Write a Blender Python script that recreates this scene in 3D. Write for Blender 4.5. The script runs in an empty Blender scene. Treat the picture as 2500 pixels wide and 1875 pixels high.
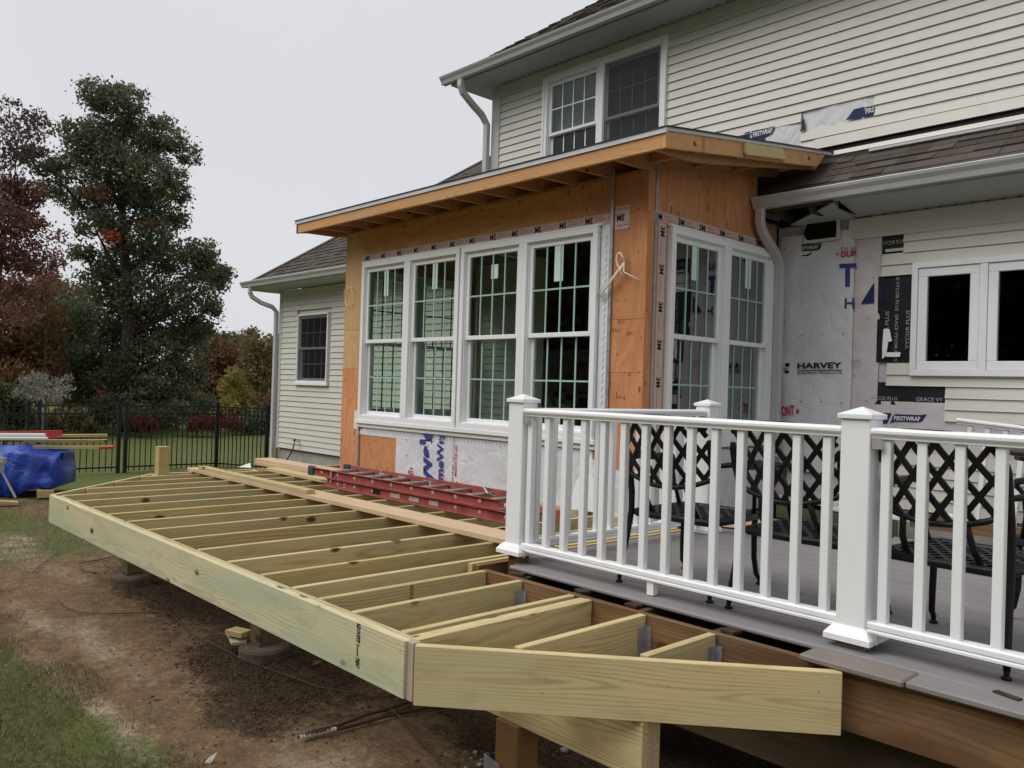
import bpy, bmesh, math, random
import numpy as np
from mathutils import Matrix, Vector
random.seed(7); rng = np.random.default_rng(11)
SC = bpy.context.scene; COL = SC.collection
R = math.radians
# ---------------------------------------------------------------- camera
H = 1.04
VU = np.array([-648., 890.]); VV = np.array([3400., 1015.]); CC = np.array([1250., 937.5])
FPX = math.sqrt(-(VU - CC) @ (VV - CC))
def _r(p): return np.array([p[0] - CC[0], -(p[1] - CC[1]), -FPX])
_u = _r(VU); _u /= np.linalg.norm(_u); _v = _r(VV); _v /= np.linalg.norm(_v)
_X = -_u; _Y = _v - (_v @ _X) * _X; _Y /= np.linalg.norm(_Y); _Z = np.cross(_X, _Y)
RM = np.array([_X, _Y, _Z])
def _ray(x, y): return RM @ _r((x, y))
def at_z(x, y, z): d = _ray(x, y); t = (z - H) / d[2]; return Vector((d[0]*t, d[1]*t, z))
def at_y(x, y, Y): d = _ray(x, y); t = Y / d[1]; return Vector((d[0]*t, Y, H + d[2]*t))
def at_x(x, y, X): d = _ray(x, y); t = X / d[0]; return Vector((X, d[1]*t, H + d[2]*t))
def at_d(x, y, D): d = _ray(x, y); t = D / math.hypot(d[0], d[1]); return Vector((d[0]*t, d[1]*t, H + d[2]*t))
cam_d = bpy.data.cameras.new('camera'); cam = bpy.data.objects.new('camera', cam_d); COL.objects.link(cam)
cam_d.sensor_width = 36; cam_d.lens = FPX / 2500 * 36; cam_d.clip_start = 0.05; cam_d.clip_end = 600
M4 = Matrix([[*RM[0], 0], [*RM[1], 0], [*RM[2], H], [0, 0, 0, 1]]); cam.matrix_world = M4
SC.camera = cam
# ---------------------------------------------------------------- world, sun, exposure
SUN_EL, SUN_AZ = R(52), R(205)
w = bpy.data.worlds.new('World'); SC.world = w; w.use_nodes = True
nt = w.node_tree; nt.nodes.clear()
sk = nt.nodes.new('ShaderNodeTexSky'); sk.sky_type = 'NISHITA'; sk.sun_disc = False
sk.sun_elevation = SUN_EL; sk.sun_rotation = SUN_AZ; sk.dust_density = 6; sk.air_density = 1.5
sc_ = nt.nodes.new('ShaderNodeMix'); sc_.data_type = 'RGBA'; sc_.blend_type = 'MULTIPLY'; sc_.inputs[0].default_value = 1
sc_.inputs[7].default_value = (.05, .05, .05, 1)
hs = nt.nodes.new('ShaderNodeHueSaturation'); hs.inputs['Saturation'].default_value = .25
# faint cloud mottling of an even overcast
tcw = nt.nodes.new('ShaderNodeTexCoord'); nz = nt.nodes.new('ShaderNodeTexNoise'); nz.inputs['Scale'].default_value = 2.2; nz.inputs['Detail'].default_value = 4
cr = nt.nodes.new('ShaderNodeValToRGB'); cr.color_ramp.elements[0].position = .3; cr.color_ramp.elements[1].position = .75
cr.color_ramp.elements[0].color = (.465, .472, .50, 1); cr.color_ramp.elements[1].color = (.515, .52, .54, 1)
mx = nt.nodes.new('ShaderNodeMix'); mx.data_type = 'RGBA'; mx.inputs[0].default_value = .93
bg = nt.nodes.new('ShaderNodeBackground'); bg.inputs[1].default_value = 1.0; wo = nt.nodes.new('ShaderNodeOutputWorld')
L = nt.links.new
L(sk.outputs[0], sc_.inputs[6]); L(sc_.outputs[2], hs.inputs['Color']); L(hs.outputs[0], mx.inputs[6])
L(tcw.outputs['Generated'], nz.inputs[0]); L(nz.outputs[0], cr.inputs[0]); L(cr.outputs[0], mx.inputs[7])
L(mx.outputs[2], bg.inputs[0]); L(bg.outputs[0], wo.inputs[0])
sd = bpy.data.lights.new('sun', 'SUN'); so = bpy.data.objects.new('sun', sd); COL.objects.link(so)
sd.energy = 1.5; sd.angle = R(50); sd.color = (1, .975, .94)
so.rotation_euler = (R(90) - SUN_EL, 0, -SUN_AZ + R(180)) if False else (0, 0, 0)
_dir = Vector((math.sin(SUN_AZ) * math.cos(SUN_EL), math.cos(SUN_AZ) * math.cos(SUN_EL), math.sin(SUN_EL)))
so.rotation_euler = (-_dir).to_track_quat('-Z', 'Y').to_euler()
vs = SC.view_settings; vs.view_transform = 'Standard'; vs.look = 'None'; vs.exposure = 0.62; vs.gamma = 1; vs.use_curve_mapping = False
SC.render.resolution_x = 1024; SC.render.resolution_y = 768

# ---------------------------------------------------------------- helpers
WM = {}
def link(o, M=None, parent=None):
    COL.objects.link(o); M = M or Matrix(); o.matrix_basis = M; WM[o.name] = M.copy()
    if parent is not None:
        o.parent = parent; o.matrix_parent_inverse = WM[parent.name].inverted()
    return o
def tag(o, label=None, cat=None, group=None, kind=None):
    if label: o['label'] = label
    if cat: o['category'] = cat
    if group: o['group'] = group
    if kind: o['kind'] = kind
    return o
def empty(name, loc, label=None, cat=None, group=None):
    o = bpy.data.objects.new(name, None); o.empty_display_size = .2
    link(o, Matrix.Translation(Vector(loc))); return tag(o, label, cat, group)
def T(x, y, z): return Matrix.Translation(Vector((x, y, z)))
def Rz(a): return Matrix.Rotation(a, 4, 'Z')
def Rx(a): return Matrix.Rotation(a, 4, 'X')
def Ry(a): return Matrix.Rotation(a, 4, 'Y')
def frame(o, x, y, z):
    return Matrix([[x[0], y[0], z[0], o[0]], [x[1], y[1], z[1], o[1]], [x[2], y[2], z[2], o[2]], [0, 0, 0, 1]])
def copy_tree(o, D, parent=None, root=True):
    c = o.copy(); COL.objects.link(c)
    if root: c.matrix_basis = D @ o.matrix_basis
    else: c.parent = parent
    for ch in o.children: copy_tree(ch, D, c, False)
    return c
class MB:
    def __init__(s): s.v = []; s.f = []; s.sm = False
    def box(s, x0, x1, y0, y1, z0, z1, M=None):
        n = len(s.v); P = [(x, y, z) for z in (z0, z1) for y in (y0, y1) for x in (x0, x1)]
        if M: P = [tuple(M @ Vector(p)) for p in P]
        s.v += P
        s.f += [tuple(n + i for i in q) for q in ((0, 2, 3, 1), (4, 5, 7, 6), (0, 1, 5, 4), (2, 6, 7, 3), (0, 4, 6, 2), (1, 3, 7, 5))]
        return s
    def prism(s, prof, x0, x1, M=None, axis='x'):
        # prof: list of (a,b) -> (y,z) for axis x ; (x,z) for axis y ; (x,y) for axis z
        n = len(s.v); k = len(prof); P = []
        for t in (x0, x1):
            for a, b in prof:
                P.append((t, a, b) if axis == 'x' else ((a, t, b) if axis == 'y' else (a, b, t)))
        if M: P = [tuple(M @ Vector(p)) for p in P]
        s.v += P
        s.f += [tuple(n + i for i in range(k))[::-1], tuple(n + k + i for i in range(k))]
        s.f += [(n + i, n + (i + 1) % k, n + k + (i + 1) % k, n + k + i) for i in range(k)]
        return s
    def tube(s, path, r, n=8, M=None, closed=False):
        pts = [Vector(p) for p in path]; b = len(s.v); m = len(pts); rr = r if hasattr(r, '__len__') else [r] * m
        up = None
        for i, p in enumerate(pts):
            if closed: d = pts[(i + 1) % m] - pts[i - 1]
            else: d = pts[min(i + 1, m - 1)] - pts[max(i - 1, 0)]
            d.normalize()
            if up is None:
                up = Vector((0, 0, 1)) if abs(d.z) < .9 else Vector((1, 0, 0))
            a = d.cross(up).normalized(); up2 = a.cross(d).normalized(); up = up2
            for j in range(n):
                t = 2 * math.pi * j / n; q = p + (a * math.cos(t) + up2 * math.sin(t)) * rr[i]
                s.v.append(tuple(M @ q if M else q))
        for i in range(m if closed else m - 1):
            for j in range(n):
                i2 = (i + 1) % m
                s.f.append((b + i * n + j, b + i * n + (j + 1) % n, b + i2 * n + (j + 1) % n, b + i2 * n + j))
        if not closed:
            s.f.append(tuple(b + j for j in range(n))[::-1]); s.f.append(tuple(b + (m - 1) * n + j for j in range(n)))
        return s
    def lathe(s, prof, n=12, M=None):
        b = len(s.v); m = len(prof)
        for r_, z in prof:
            for j in range(n):
                t = 2 * math.pi * j / n; q = Vector((r_ * math.cos(t), r_ * math.sin(t), z)); s.v.append(tuple(M @ q if M else q))
        for i in range(m - 1):
            for j in range(n): s.f.append((b + i * n + j, b + i * n + (j + 1) % n, b + (i + 1) * n + (j + 1) % n, b + (i + 1) * n + j))
        s.f.append(tuple(b + j for j in range(n))[::-1]); s.f.append(tuple(b + (m - 1) * n + j for j in range(n)))
        return s
    def poly(s, pts): n = len(s.v); s.v += [tuple(p) for p in pts]; s.f.append(tuple(range(n, n + len(pts)))); return s
    def mesh(s, name, mat, bevel=0, smooth=False, seg=1):
        me = bpy.data.meshes.new(name); me.from_pydata(s.v, [], s.f)
        if bevel or True:
            bm = bmesh.new(); bm.from_mesh(me)
            if bevel:
                bmesh.ops.bevel(bm, geom=list(bm.edges), offset=bevel, segments=seg, affect='EDGES', clamp_overlap=True, profile=.6)
            bmesh.ops.recalc_face_normals(bm, faces=bm.faces)
            if smooth:
                for f in bm.faces: f.smooth = True
            bm.to_mesh(me); bm.free()
        if mat: me.materials.append(mat)
        return me
    def add(s, name, mat, parent=None, M=None, bevel=0, smooth=False, seg=1):
        me = s.mesh(name, mat, bevel, smooth, seg)
        return link(bpy.data.objects.new(name, me), M, parent)
def box(name, mat, parent, x0, x1, y0, y1, z0, z1, bevel=0.0):
    c = ((x0+x1)/2, (y0+y1)/2, (z0+z1)/2); hx, hy, hz = (x1-x0)/2, (y1-y0)/2, (z1-z0)/2
    return MB().box(-hx, hx, -hy, hy, -hz, hz).add(name, mat, parent, T(*c), bevel)
_BC = {}
def board(name, mat, parent, p0, p1, h, t, up=(0, 0, 1), bevel=.0025, e0=0.0, e1=0.0):
    """lumber: centre line p0->p1, height h along up, thickness t; e0/e1 skew the ends (metres across thickness)"""
    p0 = Vector(p0); p1 = Vector(p1); d = p1 - p0; Ln = d.length; x = d.normalized(); u = Vector(up); y = u.cross(x).normalized(); z = x.cross(y)
    M = frame((p0 + p1) / 2, x, y, z); k = (round(Ln, 3), h, t, e0, e1, mat.name)
    if k not in _BC:
        m = MB(); l = Ln / 2
        m.prism([(-l, -t/2), (l, -t/2), (l + e1, t/2), (-l + e0, t/2)], -h/2, h/2, axis='z')
        _BC[k] = m.mesh(name, mat, bevel)
    return link(bpy.data.objects.new(name, _BC[k]), M, parent)
_TC = {}
def _textmesh(s, bold):
    k = (s, bold)
    if k in _TC: return _TC[k]
    cu = bpy.data.curves.new('t', 'FONT'); cu.body = s; cu.resolution_u = 2; cu.offset = bold; cu.fill_mode = 'FRONT'; cu.extrude = 0
    ob = bpy.data.objects.new('t', cu); me = bpy.data.meshes.new_from_object(ob)
    V = np.empty(len(me.vertices) * 3); me.vertices.foreach_get('co', V); V = V.reshape(-1, 3)
    F = [tuple(p.vertices) for p in me.polygons]; bpy.data.objects.remove(ob); bpy.data.curves.remove(cu); bpy.data.meshes.remove(me)
    V[:, 0] -= V[:, 0].min(); V[:, 0] /= max(V[:, 0].max(), 1e-6)
    yb = 0.0; cap = .69
    V[:, 1] = V[:, 1] / cap
    _TC[k] = (V, F); return _TC[k]
def text(s, mat, parent, O, X, U, bold=.02, name='lettering', skew=0.0):
    """letters fill the box O..O+X (width) with cap height U (vectors), lying in their plane"""
    V, F = _textmesh(s, bold); O = Vector(O); X = Vector(X); U = Vector(U)
    me = bpy.data.meshes.new(name); c = O + X / 2
    me.from_pydata([tuple(O + X * (a + skew * b) + U * b - c) for a, b, _ in V], [], F); me.materials.append(mat)
    return link(bpy.data.objects.new(name, me), T(*c), parent)
def merge_text(items, name, mat, parent, kind=None):
    vs_, fs = [], []
    for s, O, X, U, bold in items:
        V, F = _textmesh(s, bold); n = len(vs_); O = Vector(O); X = Vector(X); U = Vector(U)
        vs_ += [tuple(O + X * a + U * b) for a, b, _ in V]; fs += [tuple(n + i for i in f) for f in F]
    me = bpy.data.meshes.new(name); me.from_pydata(vs_, [], fs); me.materials.append(mat)
    o = link(bpy.data.objects.new(name, me), None, parent)
    if kind: o['kind'] = kind
    return o
def flat(name, mat, parent, pts, thick=0.0, n=None):
    pts = [Vector(p) for p in pts]; c = sum(pts, Vector()) / len(pts)
    m = MB()
    if thick:
        n = Vector(n) if n else (pts[1] - pts[0]).cross(pts[2] - pts[0]).normalized(); k = len(pts)
        m.v = [tuple(p - c) for p in pts] + [tuple(p - c - n * thick) for p in pts]
        m.f = [tuple(range(k)), tuple(range(k, 2*k))[::-1]] + [(i, i + k, (i + 1) % k + k, (i + 1) % k) for i in range(k)]
    else: m.poly([p - c for p in pts])
    return m.add(name, mat, parent, T(*c))
# ---------------------------------------------------------------- materials
class N:
    def __init__(s, name, rough=.6, spec=.3):
        s.m = bpy.data.materials.new(name); s.m.use_nodes = True; s.t = s.m.node_tree; s.b = s.t.nodes['Principled BSDF']
        s.b.inputs['Roughness'].default_value = rough; s.b.inputs['Specular IOR Level'].default_value = spec
        s.tc = s.t.nodes.new('ShaderNodeTexCoord'); s.oi = None
    def n(s, t, **k):
        x = s.t.nodes.new('ShaderNode' + t)
        for a, b in k.items(): setattr(x, a, b)
        return x
    def l(s, a, b): s.t.links.new(a, b)
    def put(s, sock, v):
        if isinstance(v, (int, float)): sock.default_value = v
        elif isinstance(v, tuple): sock.default_value = v if len(v) == len(sock.default_value) else (*v, 1)
        else: s.l(v, sock)
    def math(s, op, a, b=0.0, c=None, clamp=False):
        x = s.n('Math', operation=op, use_clamp=clamp); s.put(x.inputs[0], a); s.put(x.inputs[1], b)
        if c is not None: s.put(x.inputs[2], c)
        return x.outputs[0]
    def vmath(s, op, a, b=None):
        x = s.n('VectorMath', operation=op); s.put(x.inputs[0], a)
        if b is not None: s.put(x.inputs[1], b)
        return x.outputs[0] if op not in ('LENGTH', 'DISTANCE', 'DOT_PRODUCT') else x.outputs[1]
    def mapc(s, sc, loc=(0, 0, 0), src='Object'):
        x = s.n('Mapping'); s.l(s.tc.outputs[src] if isinstance(src, str) else src, x.inputs[0]); x.inputs['Scale'].default_value = sc; s.put(x.inputs['Location'], loc); return x.outputs[0]
    def rnd(s):
        if not s.oi: s.oi = s.n('ObjectInfo')
        return s.oi.outputs['Random']
    def off(s, k=37.0):
        c = s.n('CombineXYZ'); s.put(c.inputs[0], s.math('MULTIPLY', s.rnd(), k)); s.put(c.inputs[1], s.math('MULTIPLY', s.rnd(), k * 2.3)); s.put(c.inputs[2], s.math('MULTIPLY', s.rnd(), k * 3.1)); return c.outputs[0]
    def noise(s, v, scale=5, detail=3, rough=.55, dist=0, out=0):
        x = s.n('TexNoise'); s.l(v, x.inputs['Vector']); s.put(x.inputs['Scale'], scale); x.inputs['Detail'].default_value = detail; x.inputs['Roughness'].default_value = rough; x.inputs['Distortion'].default_value = dist; return x.outputs[out]
    def vor(s, v, scale=5, feature='F1', out=0, rnd=1):
        x = s.n('TexVoronoi', feature=feature); s.l(v, x.inputs['Vector']); x.inputs['Scale'].default_value = scale; x.inputs['Randomness'].default_value = rnd; return x.outputs[out]
    def ramp(s, v, stops, interp='LINEAR'):
        x = s.n('ValToRGB'); x.color_ramp.interpolation = interp; e = x.color_ramp.elements
        while len(e) < len(stops): e.new(.5)
        for i, (p, c) in enumerate(stops): e[i].position = p; e[i].color = (*c, 1) if isinstance(c, tuple) else (c, c, c, 1)
        s.l(v, x.inputs[0]); return x.outputs[0]
    def mix(s, f, a, b, bl='MIX'):
        x = s.n('Mix', data_type='RGBA', blend_type=bl); s.put(x.inputs[0], f); s.put(x.inputs[6], a); s.put(x.inputs[7], b); return x.outputs[2]
    def bump(s, h, st=.3, d=.01):
        x = s.n('Bump'); x.inputs['Strength'].default_value = st; x.inputs['Distance'].default_value = d; s.l(h, x.inputs['Height'])
        s.l(x.outputs[0], s.b.inputs['Normal']); return x
    def col(s, c): s.put(s.b.inputs['Base Color'], c); return s
    def rough(s, r): s.put(s.b.inputs['Roughness'], r); return s
def flatmat(name, c, rough=.6, spec=.3, var=.12, scale=6, metal=0, bump=0):
    n = N(name, rough, spec); v = n.mapc((scale,) * 3, n.off()); f = n.noise(v, 1, 4)
    d = tuple(x * (1 - var) for x in c); e = tuple(min(1, x * (1 + var)) for x in c)
    n.col(n.ramp(f, [(.3, d), (.7, e)])); n.b.inputs['Metallic'].default_value = metal
    if bump: n.bump(n.noise(v, 8, 4), bump, .004)
    return n.m
def wood(name, early, late, tint=None, tintf=.5, period=.009, knot=.72, knotc=(.085, .045, .02), rough=.65, stain=None, var=.18, sat=1):
    n = N(name, rough, .2); off = n.off(); P = n.vmath('ADD', n.tc.outputs['Object'], off)
    ws = n.mapc((.55, 4, 4), src=P); wob = n.noise(ws, 1.2, 2); wob2 = n.noise(n.mapc((1.6, 22, 22), src=P), 1, 2)
    kc = n.mapc((4.2, 7.5, 7.5), src=P); kd = n.vor(kc, 1); kcol = n.vor(kc, 1, out=1)
    ks = n.n('SeparateColor'); n.l(kcol, ks.inputs[0])
    kon = n.math('GREATER_THAN', ks.outputs[0], knot)
    kin = n.math('MULTIPLY', kon, n.math('MULTIPLY', n.math('SUBTRACT', .5, kd, clamp=True), 2.2, clamp=True))
    sp = n.n('SeparateXYZ'); n.l(n.tc.outputs['Object'], sp.inputs[0])
    py = n.math('ADD', sp.outputs[1], n.math('MULTIPLY_ADD', n.rnd(), .09, .02)); pz = n.math('ADD', sp.outputs[2], n.math('MULTIPLY_ADD', n.math('FRACT', n.math('MULTIPLY', n.rnd(), 7.3)), .16, -.08))
    r = n.math('SQRT', n.math('ADD', n.math('MULTIPLY', py, py), n.math('MULTIPLY', pz, pz)))
    r = n.math('ADD', r, n.math('MULTIPLY', wob, .14)); r = n.math('ADD', r, n.math('MULTIPLY', wob2, .010)); r = n.math('ADD', r, n.math('MULTIPLY', kin, .016))
    rg = n.math('SINE', n.math('MULTIPLY', r, 6.2832 / period)); rg = n.math('MULTIPLY', n.math('POWER', n.math('MULTIPLY_ADD', rg, .5, .5), 2.2), n.ramp(n.noise(n.mapc((.9, 12, 12), src=P), 1, 3), [(.32, .15), (.66, 1.0)]))
    fib = n.noise(n.mapc((5, 160, 160), src=P), 1, 2)
    f = n.math('MULTIPLY_ADD', n.math('SUBTRACT', fib, .5), .6, n.math('MULTIPLY', rg, .95), clamp=True)
    c = n.mix(f, early, late)
    if tint:
        tf = n.noise(n.mapc((1.1, 7, 7), src=P), 1, 2); c = n.mix(n.math('MULTIPLY', n.ramp(tf, [(.42, 0.0), (.68, 1.0)]), tintf), c, tint)
    rv = n.math('FRACT', n.math('MULTIPLY', n.rnd(), 13.7))
    c = n.mix(1.0, c, n.ramp(rv, [(0, 1 - var), (1, 1.0)]), 'MULTIPLY')
    if stain:
        sf = n.noise(n.mapc((1.4, 5, 5), src=P), 1.3, 4); c = n.mix(n.ramp(sf, [(.45, 0.0), (.7, .8)]), c, stain)
    kcore = n.ramp(n.math('MULTIPLY', kin, n.math('MULTIPLY_ADD', wob2, .6, .7)), [(.62, 0.0), (.80, 1.0)])
    c = n.mix(kcore, c, knotc)
    bl = n.noise(n.mapc((2.4, 9, 9), src=P), 1, 5, .7); c = n.mix(n.ramp(bl, [(.52, 0.0), (.75, .38)]), c, tuple(x * .55 for x in late))
    # nail and fastener dimples
    nv = n.vor(n.mapc((9, 26, 26), src=P), 1); c = n.mix(n.math('LESS_THAN', nv, .045), c, (.04, .035, .03))
    n.col(c); n.bump(f, .12, .002)
    return n.m
M = {}
M['pt'] = wood('treated_lumber', (.64, .52, .275), (.40, .285, .12), (.54, .485, .26), .7, period=.014, knot=.8, var=.2)
M['pt_green'] = wood('treated_lumber_green', (.62, .56, .36), (.41, .36, .205), (.41, .465, .32), .75, period=.017, knot=.35, knotc=(.07, .06, .035), var=.06)
M['pt_gold'] = wood('treated_lumber_gold', (.58, .455, .215), (.36, .245, .09), (.45, .39, .18), .7, period=.022, knot=.85, var=.12)
M['fir'] = wood('fir_lumber', (.60, .41, .26), (.49, .29, .165), None, period=.006, knot=.86, var=.12)
M['fir_pink'] = wood('fir_lumber_pink', (.62, .46, .30), (.51, .34, .205), None, period=.006, knot=.9, var=.08)
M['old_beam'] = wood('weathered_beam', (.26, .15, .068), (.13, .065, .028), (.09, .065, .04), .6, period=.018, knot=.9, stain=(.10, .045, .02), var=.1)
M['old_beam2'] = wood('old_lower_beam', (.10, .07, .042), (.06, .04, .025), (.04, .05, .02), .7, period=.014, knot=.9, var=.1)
M['post_wood'] = wood('brown_post_lumber', (.27, .155, .065), (.19, .095, .035), None, period=.008, knot=.95, var=.05)
M['endw'] = wood('greyed_end_lumber', (.46, .38, .28), (.30, .23, .16), None, period=.006, knot=.98, var=.05)
M['grey_post'] = wood('weathered_post_lumber', (.20, .155, .085), (.12, .085, .05), (.15, .16, .10), .5, period=.01, var=.05)
M['fascia_wood'] = wood('fascia_lumber', (.64, .35, .155), (.47, .215, .08), (.54, .37, .17), .35, period=.008, knot=.93, var=.12)
M['rafter_wood'] = wood('rafter_lumber', (.50, .26, .12), (.38, .17, .07), None, period=.008, knot=.93, var=.1)
def plywood(name, a, b, ax='z'):
    n = N(name, .6, .2); P = n.vmath('ADD', n.tc.outputs['Object'], n.off())
    s1 = (2.6, 2.6, .45) if ax == 'z' else (.45, 2.6, 2.6); s2 = (60, 60, 3) if ax == 'z' else (3, 60, 60); s3 = (7, 7, 3) if ax == 'z' else (3, 7, 7)
    w_ = n.noise(n.mapc(s1, src=P), 1, 3, .5, .6); band = n.math('MULTIPLY_ADD', n.math('SINE', n.math('MULTIPLY', w_, 70)), .5, .5)
    fb = n.noise(n.mapc(s2, src=P), 1, 3); f = n.math('ADD', n.math('MULTIPLY', band, .45), n.math('MULTIPLY', fb, .6), clamp=True)
    c = n.mix(f, a, b)
    big = n.noise(n.mapc((1.2, 1.2, .8), src=P), 1, 3); c = n.mix(n.ramp(big, [(.35, 0.0), (.7, .5)]), c, tuple(x * .72 for x in b))
    rv = n.math('FRACT', n.math('MULTIPLY', n.rnd(), 9.1)); c = n.mix(1.0, c, n.ramp(rv, [(0, .9), (1, 1.0)]), 'MULTIPLY')
    kv = n.mapc(s3, src=P); k = n.vor(kv, 2.4); kc = n.vor(kv, 2.4, out=1); ks = n.n('SeparateColor'); n.l(kc, ks.inputs[0])
    kk = n.math('MULTIPLY', n.math('GREATER_THAN', ks.outputs[0], .55), n.math('LESS_THAN', k, n.math('MULTIPLY_ADD', ks.outputs[1], .20, .05)))
    c = n.mix(n.math('MULTIPLY', kk, .7), c, (.13, .045, .015))
    n2 = n.vor(n.mapc((10, 10, 5), src=P), 1.4); c = n.mix(n.math('LESS_THAN', n2, .075), c, (.06, .025, .012))
    n.col(c); n.bump(f, .1, .002); return n.m
M['ply'] = plywood('plywood_sheathing', (.70, .345, .165), (.52, .215, .088))
M['ply_pale'] = plywood('plywood_sheathing_pale', (.66, .44, .22), (.54, .32, .14))
M['ply_h'] = plywood('plywood_sheathing_header', (.72, .38, .155), (.50, .225, .08), 'x')
def vinyl(name, c, var=.05, rough=.42):
    n = N(name, rough, .35); v = n.mapc((1, 1, 1), n.off())
    f = n.noise(v, 1.2, 4); g = n.noise(n.mapc((3, 3, 90)), 1, 2)
    d = tuple(x * (1 - var) for x in c); e = tuple(min(1, x * (1 + var)) for x in c)
    k = n.ramp(f, [(.3, d), (.7, e)]); k = n.mix(n.math('MULTIPLY', n.ramp(n.noise(n.mapc((2.5, 2.5, .8)), 2, 5), [(.5, 0.0), (.8, .35)]), 1.0), k, tuple(x * .82 for x in c))
    n.col(k); n.bump(g, .05, .002); return n.m
M['siding'] = vinyl('cream_vinyl_siding', (.62, .595, .535)); M['white'] = vinyl('white_vinyl', (.81, .82, .83), .02, .35)
M['wframe'] = vinyl('white_window_vinyl', (.80, .81, .82), .02, .3)
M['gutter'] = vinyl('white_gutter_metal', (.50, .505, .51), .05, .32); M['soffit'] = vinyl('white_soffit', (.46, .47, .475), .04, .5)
M['conc'] = flatmat('concrete', (.36, .345, .325), .9, .1, .15, 5, bump=.3); M['footing'] = flatmat('dusty_concrete', (.13, .105, .085), .95, .1, .3, 9, bump=.5)
M['black'] = flatmat('black_metal', (.012, .012, .013), .45, .4, .1); M['chair'] = flatmat('black_cast_metal', (.0075, .0075, .0085), .42, .35, .2, 20, bump=.15)
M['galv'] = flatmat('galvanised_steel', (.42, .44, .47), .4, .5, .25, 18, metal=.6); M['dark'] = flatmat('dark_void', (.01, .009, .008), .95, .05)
M['flash'] = flatmat('flashing_tape', (.56, .41, .37), .35, .4, .06, 12); M['flashw'] = flatmat('white_zip_flashing', (.68, .70, .74), .4, .35, .06, 12, bump=.2)
M['ink'] = flatmat('black_print', (.02, .018, .018), .6, .2, .05); M['navy'] = flatmat('navy_print', (.018, .03, .10), .55, .2, .1)
M['blue'] = flatmat('blue_print', (.05, .055, .24), .55, .2, .1); M['redink'] = flatmat('red_print', (.50, .025, .06), .55, .2, .1); M['greyink'] = flatmat('faded_print', (.36, .34, .34), .6, .2, .1)
M['silver'] = flatmat('silver_print', (.42, .42, .44), .5, .3, .25, 30); M['brownink'] = flatmat('brown_stamp', (.25, .09, .03), .6, .2, .1); M['mint'] = flatmat('mint_grille', (.34, .50, .44), .5, .3, .04)
M['mintl'] = flatmat('mint_sticker', (.60, .78, .70), .5, .3, .04); M['drip'] = flatmat('grey_drip_edge', (.52, .55, .57), .35, .45, .08)
M['deck'] = wood('grey_composite', (.245, .235, .235), (.205, .195, .195), (.25, .22, .215), .5, period=.006, knot=2, rough=.55, var=.12)
M['deckb'] = wood('brown_grey_composite', (.22, .185, .165), (.18, .15, .135), None, period=.006, knot=2, rough=.55, var=.12)
M['wire'] = flatmat('white_cable', (.80, .74, .62), .5, .3, .04); M['hose'] = flatmat('green_hose', (.02, .075, .035), .4, .4)
M['ladder'] = flatmat('red_fibreglass', (.33, .085, .075), .7, .15, .25, 9); M['alu'] = flatmat('dull_aluminium', (.42, .39, .36), .45, .5, .15, 20, metal=.4); M['foot'] = flatmat('teal_rubber', (.035, .075, .095), .75, .2, .2, 12)
M['lab'] = flatmat('worn_label', (.42, .38, .34), .6, .2, .3, 60); M['rivet'] = flatmat('cream_rivet', (.55, .42, .33), .5, .3, .05)
M['rebar'] = flatmat('rusty_rebar', (.06, .038, .028), .85, .15, .3, 30); M['rebarw'] = flatmat('pale_rebar', (.50, .46, .40), .7, .2, .15, 30)
M['string'] = flatmat('rusty_wire', (.10, .07, .05), .8, .1); M['card'] = flatmat('tan_board', (.58, .36, .22), .75, .1, .08, 10)
M['redb'] = flatmat('red_plank_paint', (.50, .07, .045), .5, .3, .1); M['redflag'] = flatmat('red_flag', (.55, .03, .03), .6, .2, .15); M['bark'] = flatmat('bark', (.055, .042, .035), .95, .1, .35, 3, bump=.6)
M['barkg'] = flatmat('grey_bark', (.16, .14, .125), .95, .1, .3, 4); M['blk_mem'] = flatmat('black_membrane', (.012, .013, .018), .45, .35, .3, 12, bump=.3)
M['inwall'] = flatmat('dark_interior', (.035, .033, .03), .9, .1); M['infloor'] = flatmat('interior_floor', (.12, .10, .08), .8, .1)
def wrapm():
    n = N('house_wrap', .42, .3); P = n.vmath('ADD', n.tc.outputs['Object'], n.off())
    a = n.noise(n.mapc((2.2, 2.2, 1.4), src=P), 1.5, 5, .55, 1.2); b = n.vor(n.mapc((7, 7, 4), src=P), 1, 'DISTANCE_TO_EDGE')
    h = n.math('ADD', n.math('MULTIPLY', a, 1.0), n.math('MULTIPLY', n.math('MINIMUM', b, .12), 1.2))
    n.col(n.ramp(a, [(.3, (.60, .60, .63)), (.7, (.70, .70, .72))])); n.bump(h, .55, .03); return n.m
M['wrap'] = wrapm(); 
n_ = N('pink_wrap_underlay', .5, .2); n_.col(n_.ramp(n_.noise(n_.mapc((3, 3, 3)), 2, 4), [(.3, (.52, .47, .48)), (.7, (.63, .57, .58))])); n_.bump(n_.noise(n_.mapc((5, 5, 5)), 2, 5), .4, .02); M['wrap2'] = n_.m
def shingle():
    n = N('asphalt_shingle', .95, .1); f = n.noise(n.mapc((160, 160, 160), n.off()), 1, 2)
    base = n.ramp(n.math('FRACT', n.math('MULTIPLY', n.rnd(), 5.7)), [(0, (.085, .072, .060)), (.5, (.115, .098, .084)), (1, (.145, .126, .11))])
    n.col(n.mix(n.math('MULTIPLY', f, .8), base, (.045, .035, .03), 'MIX')); n.bump(f, .4, .003); return n.m
M['shingle'] = shingle()
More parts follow.
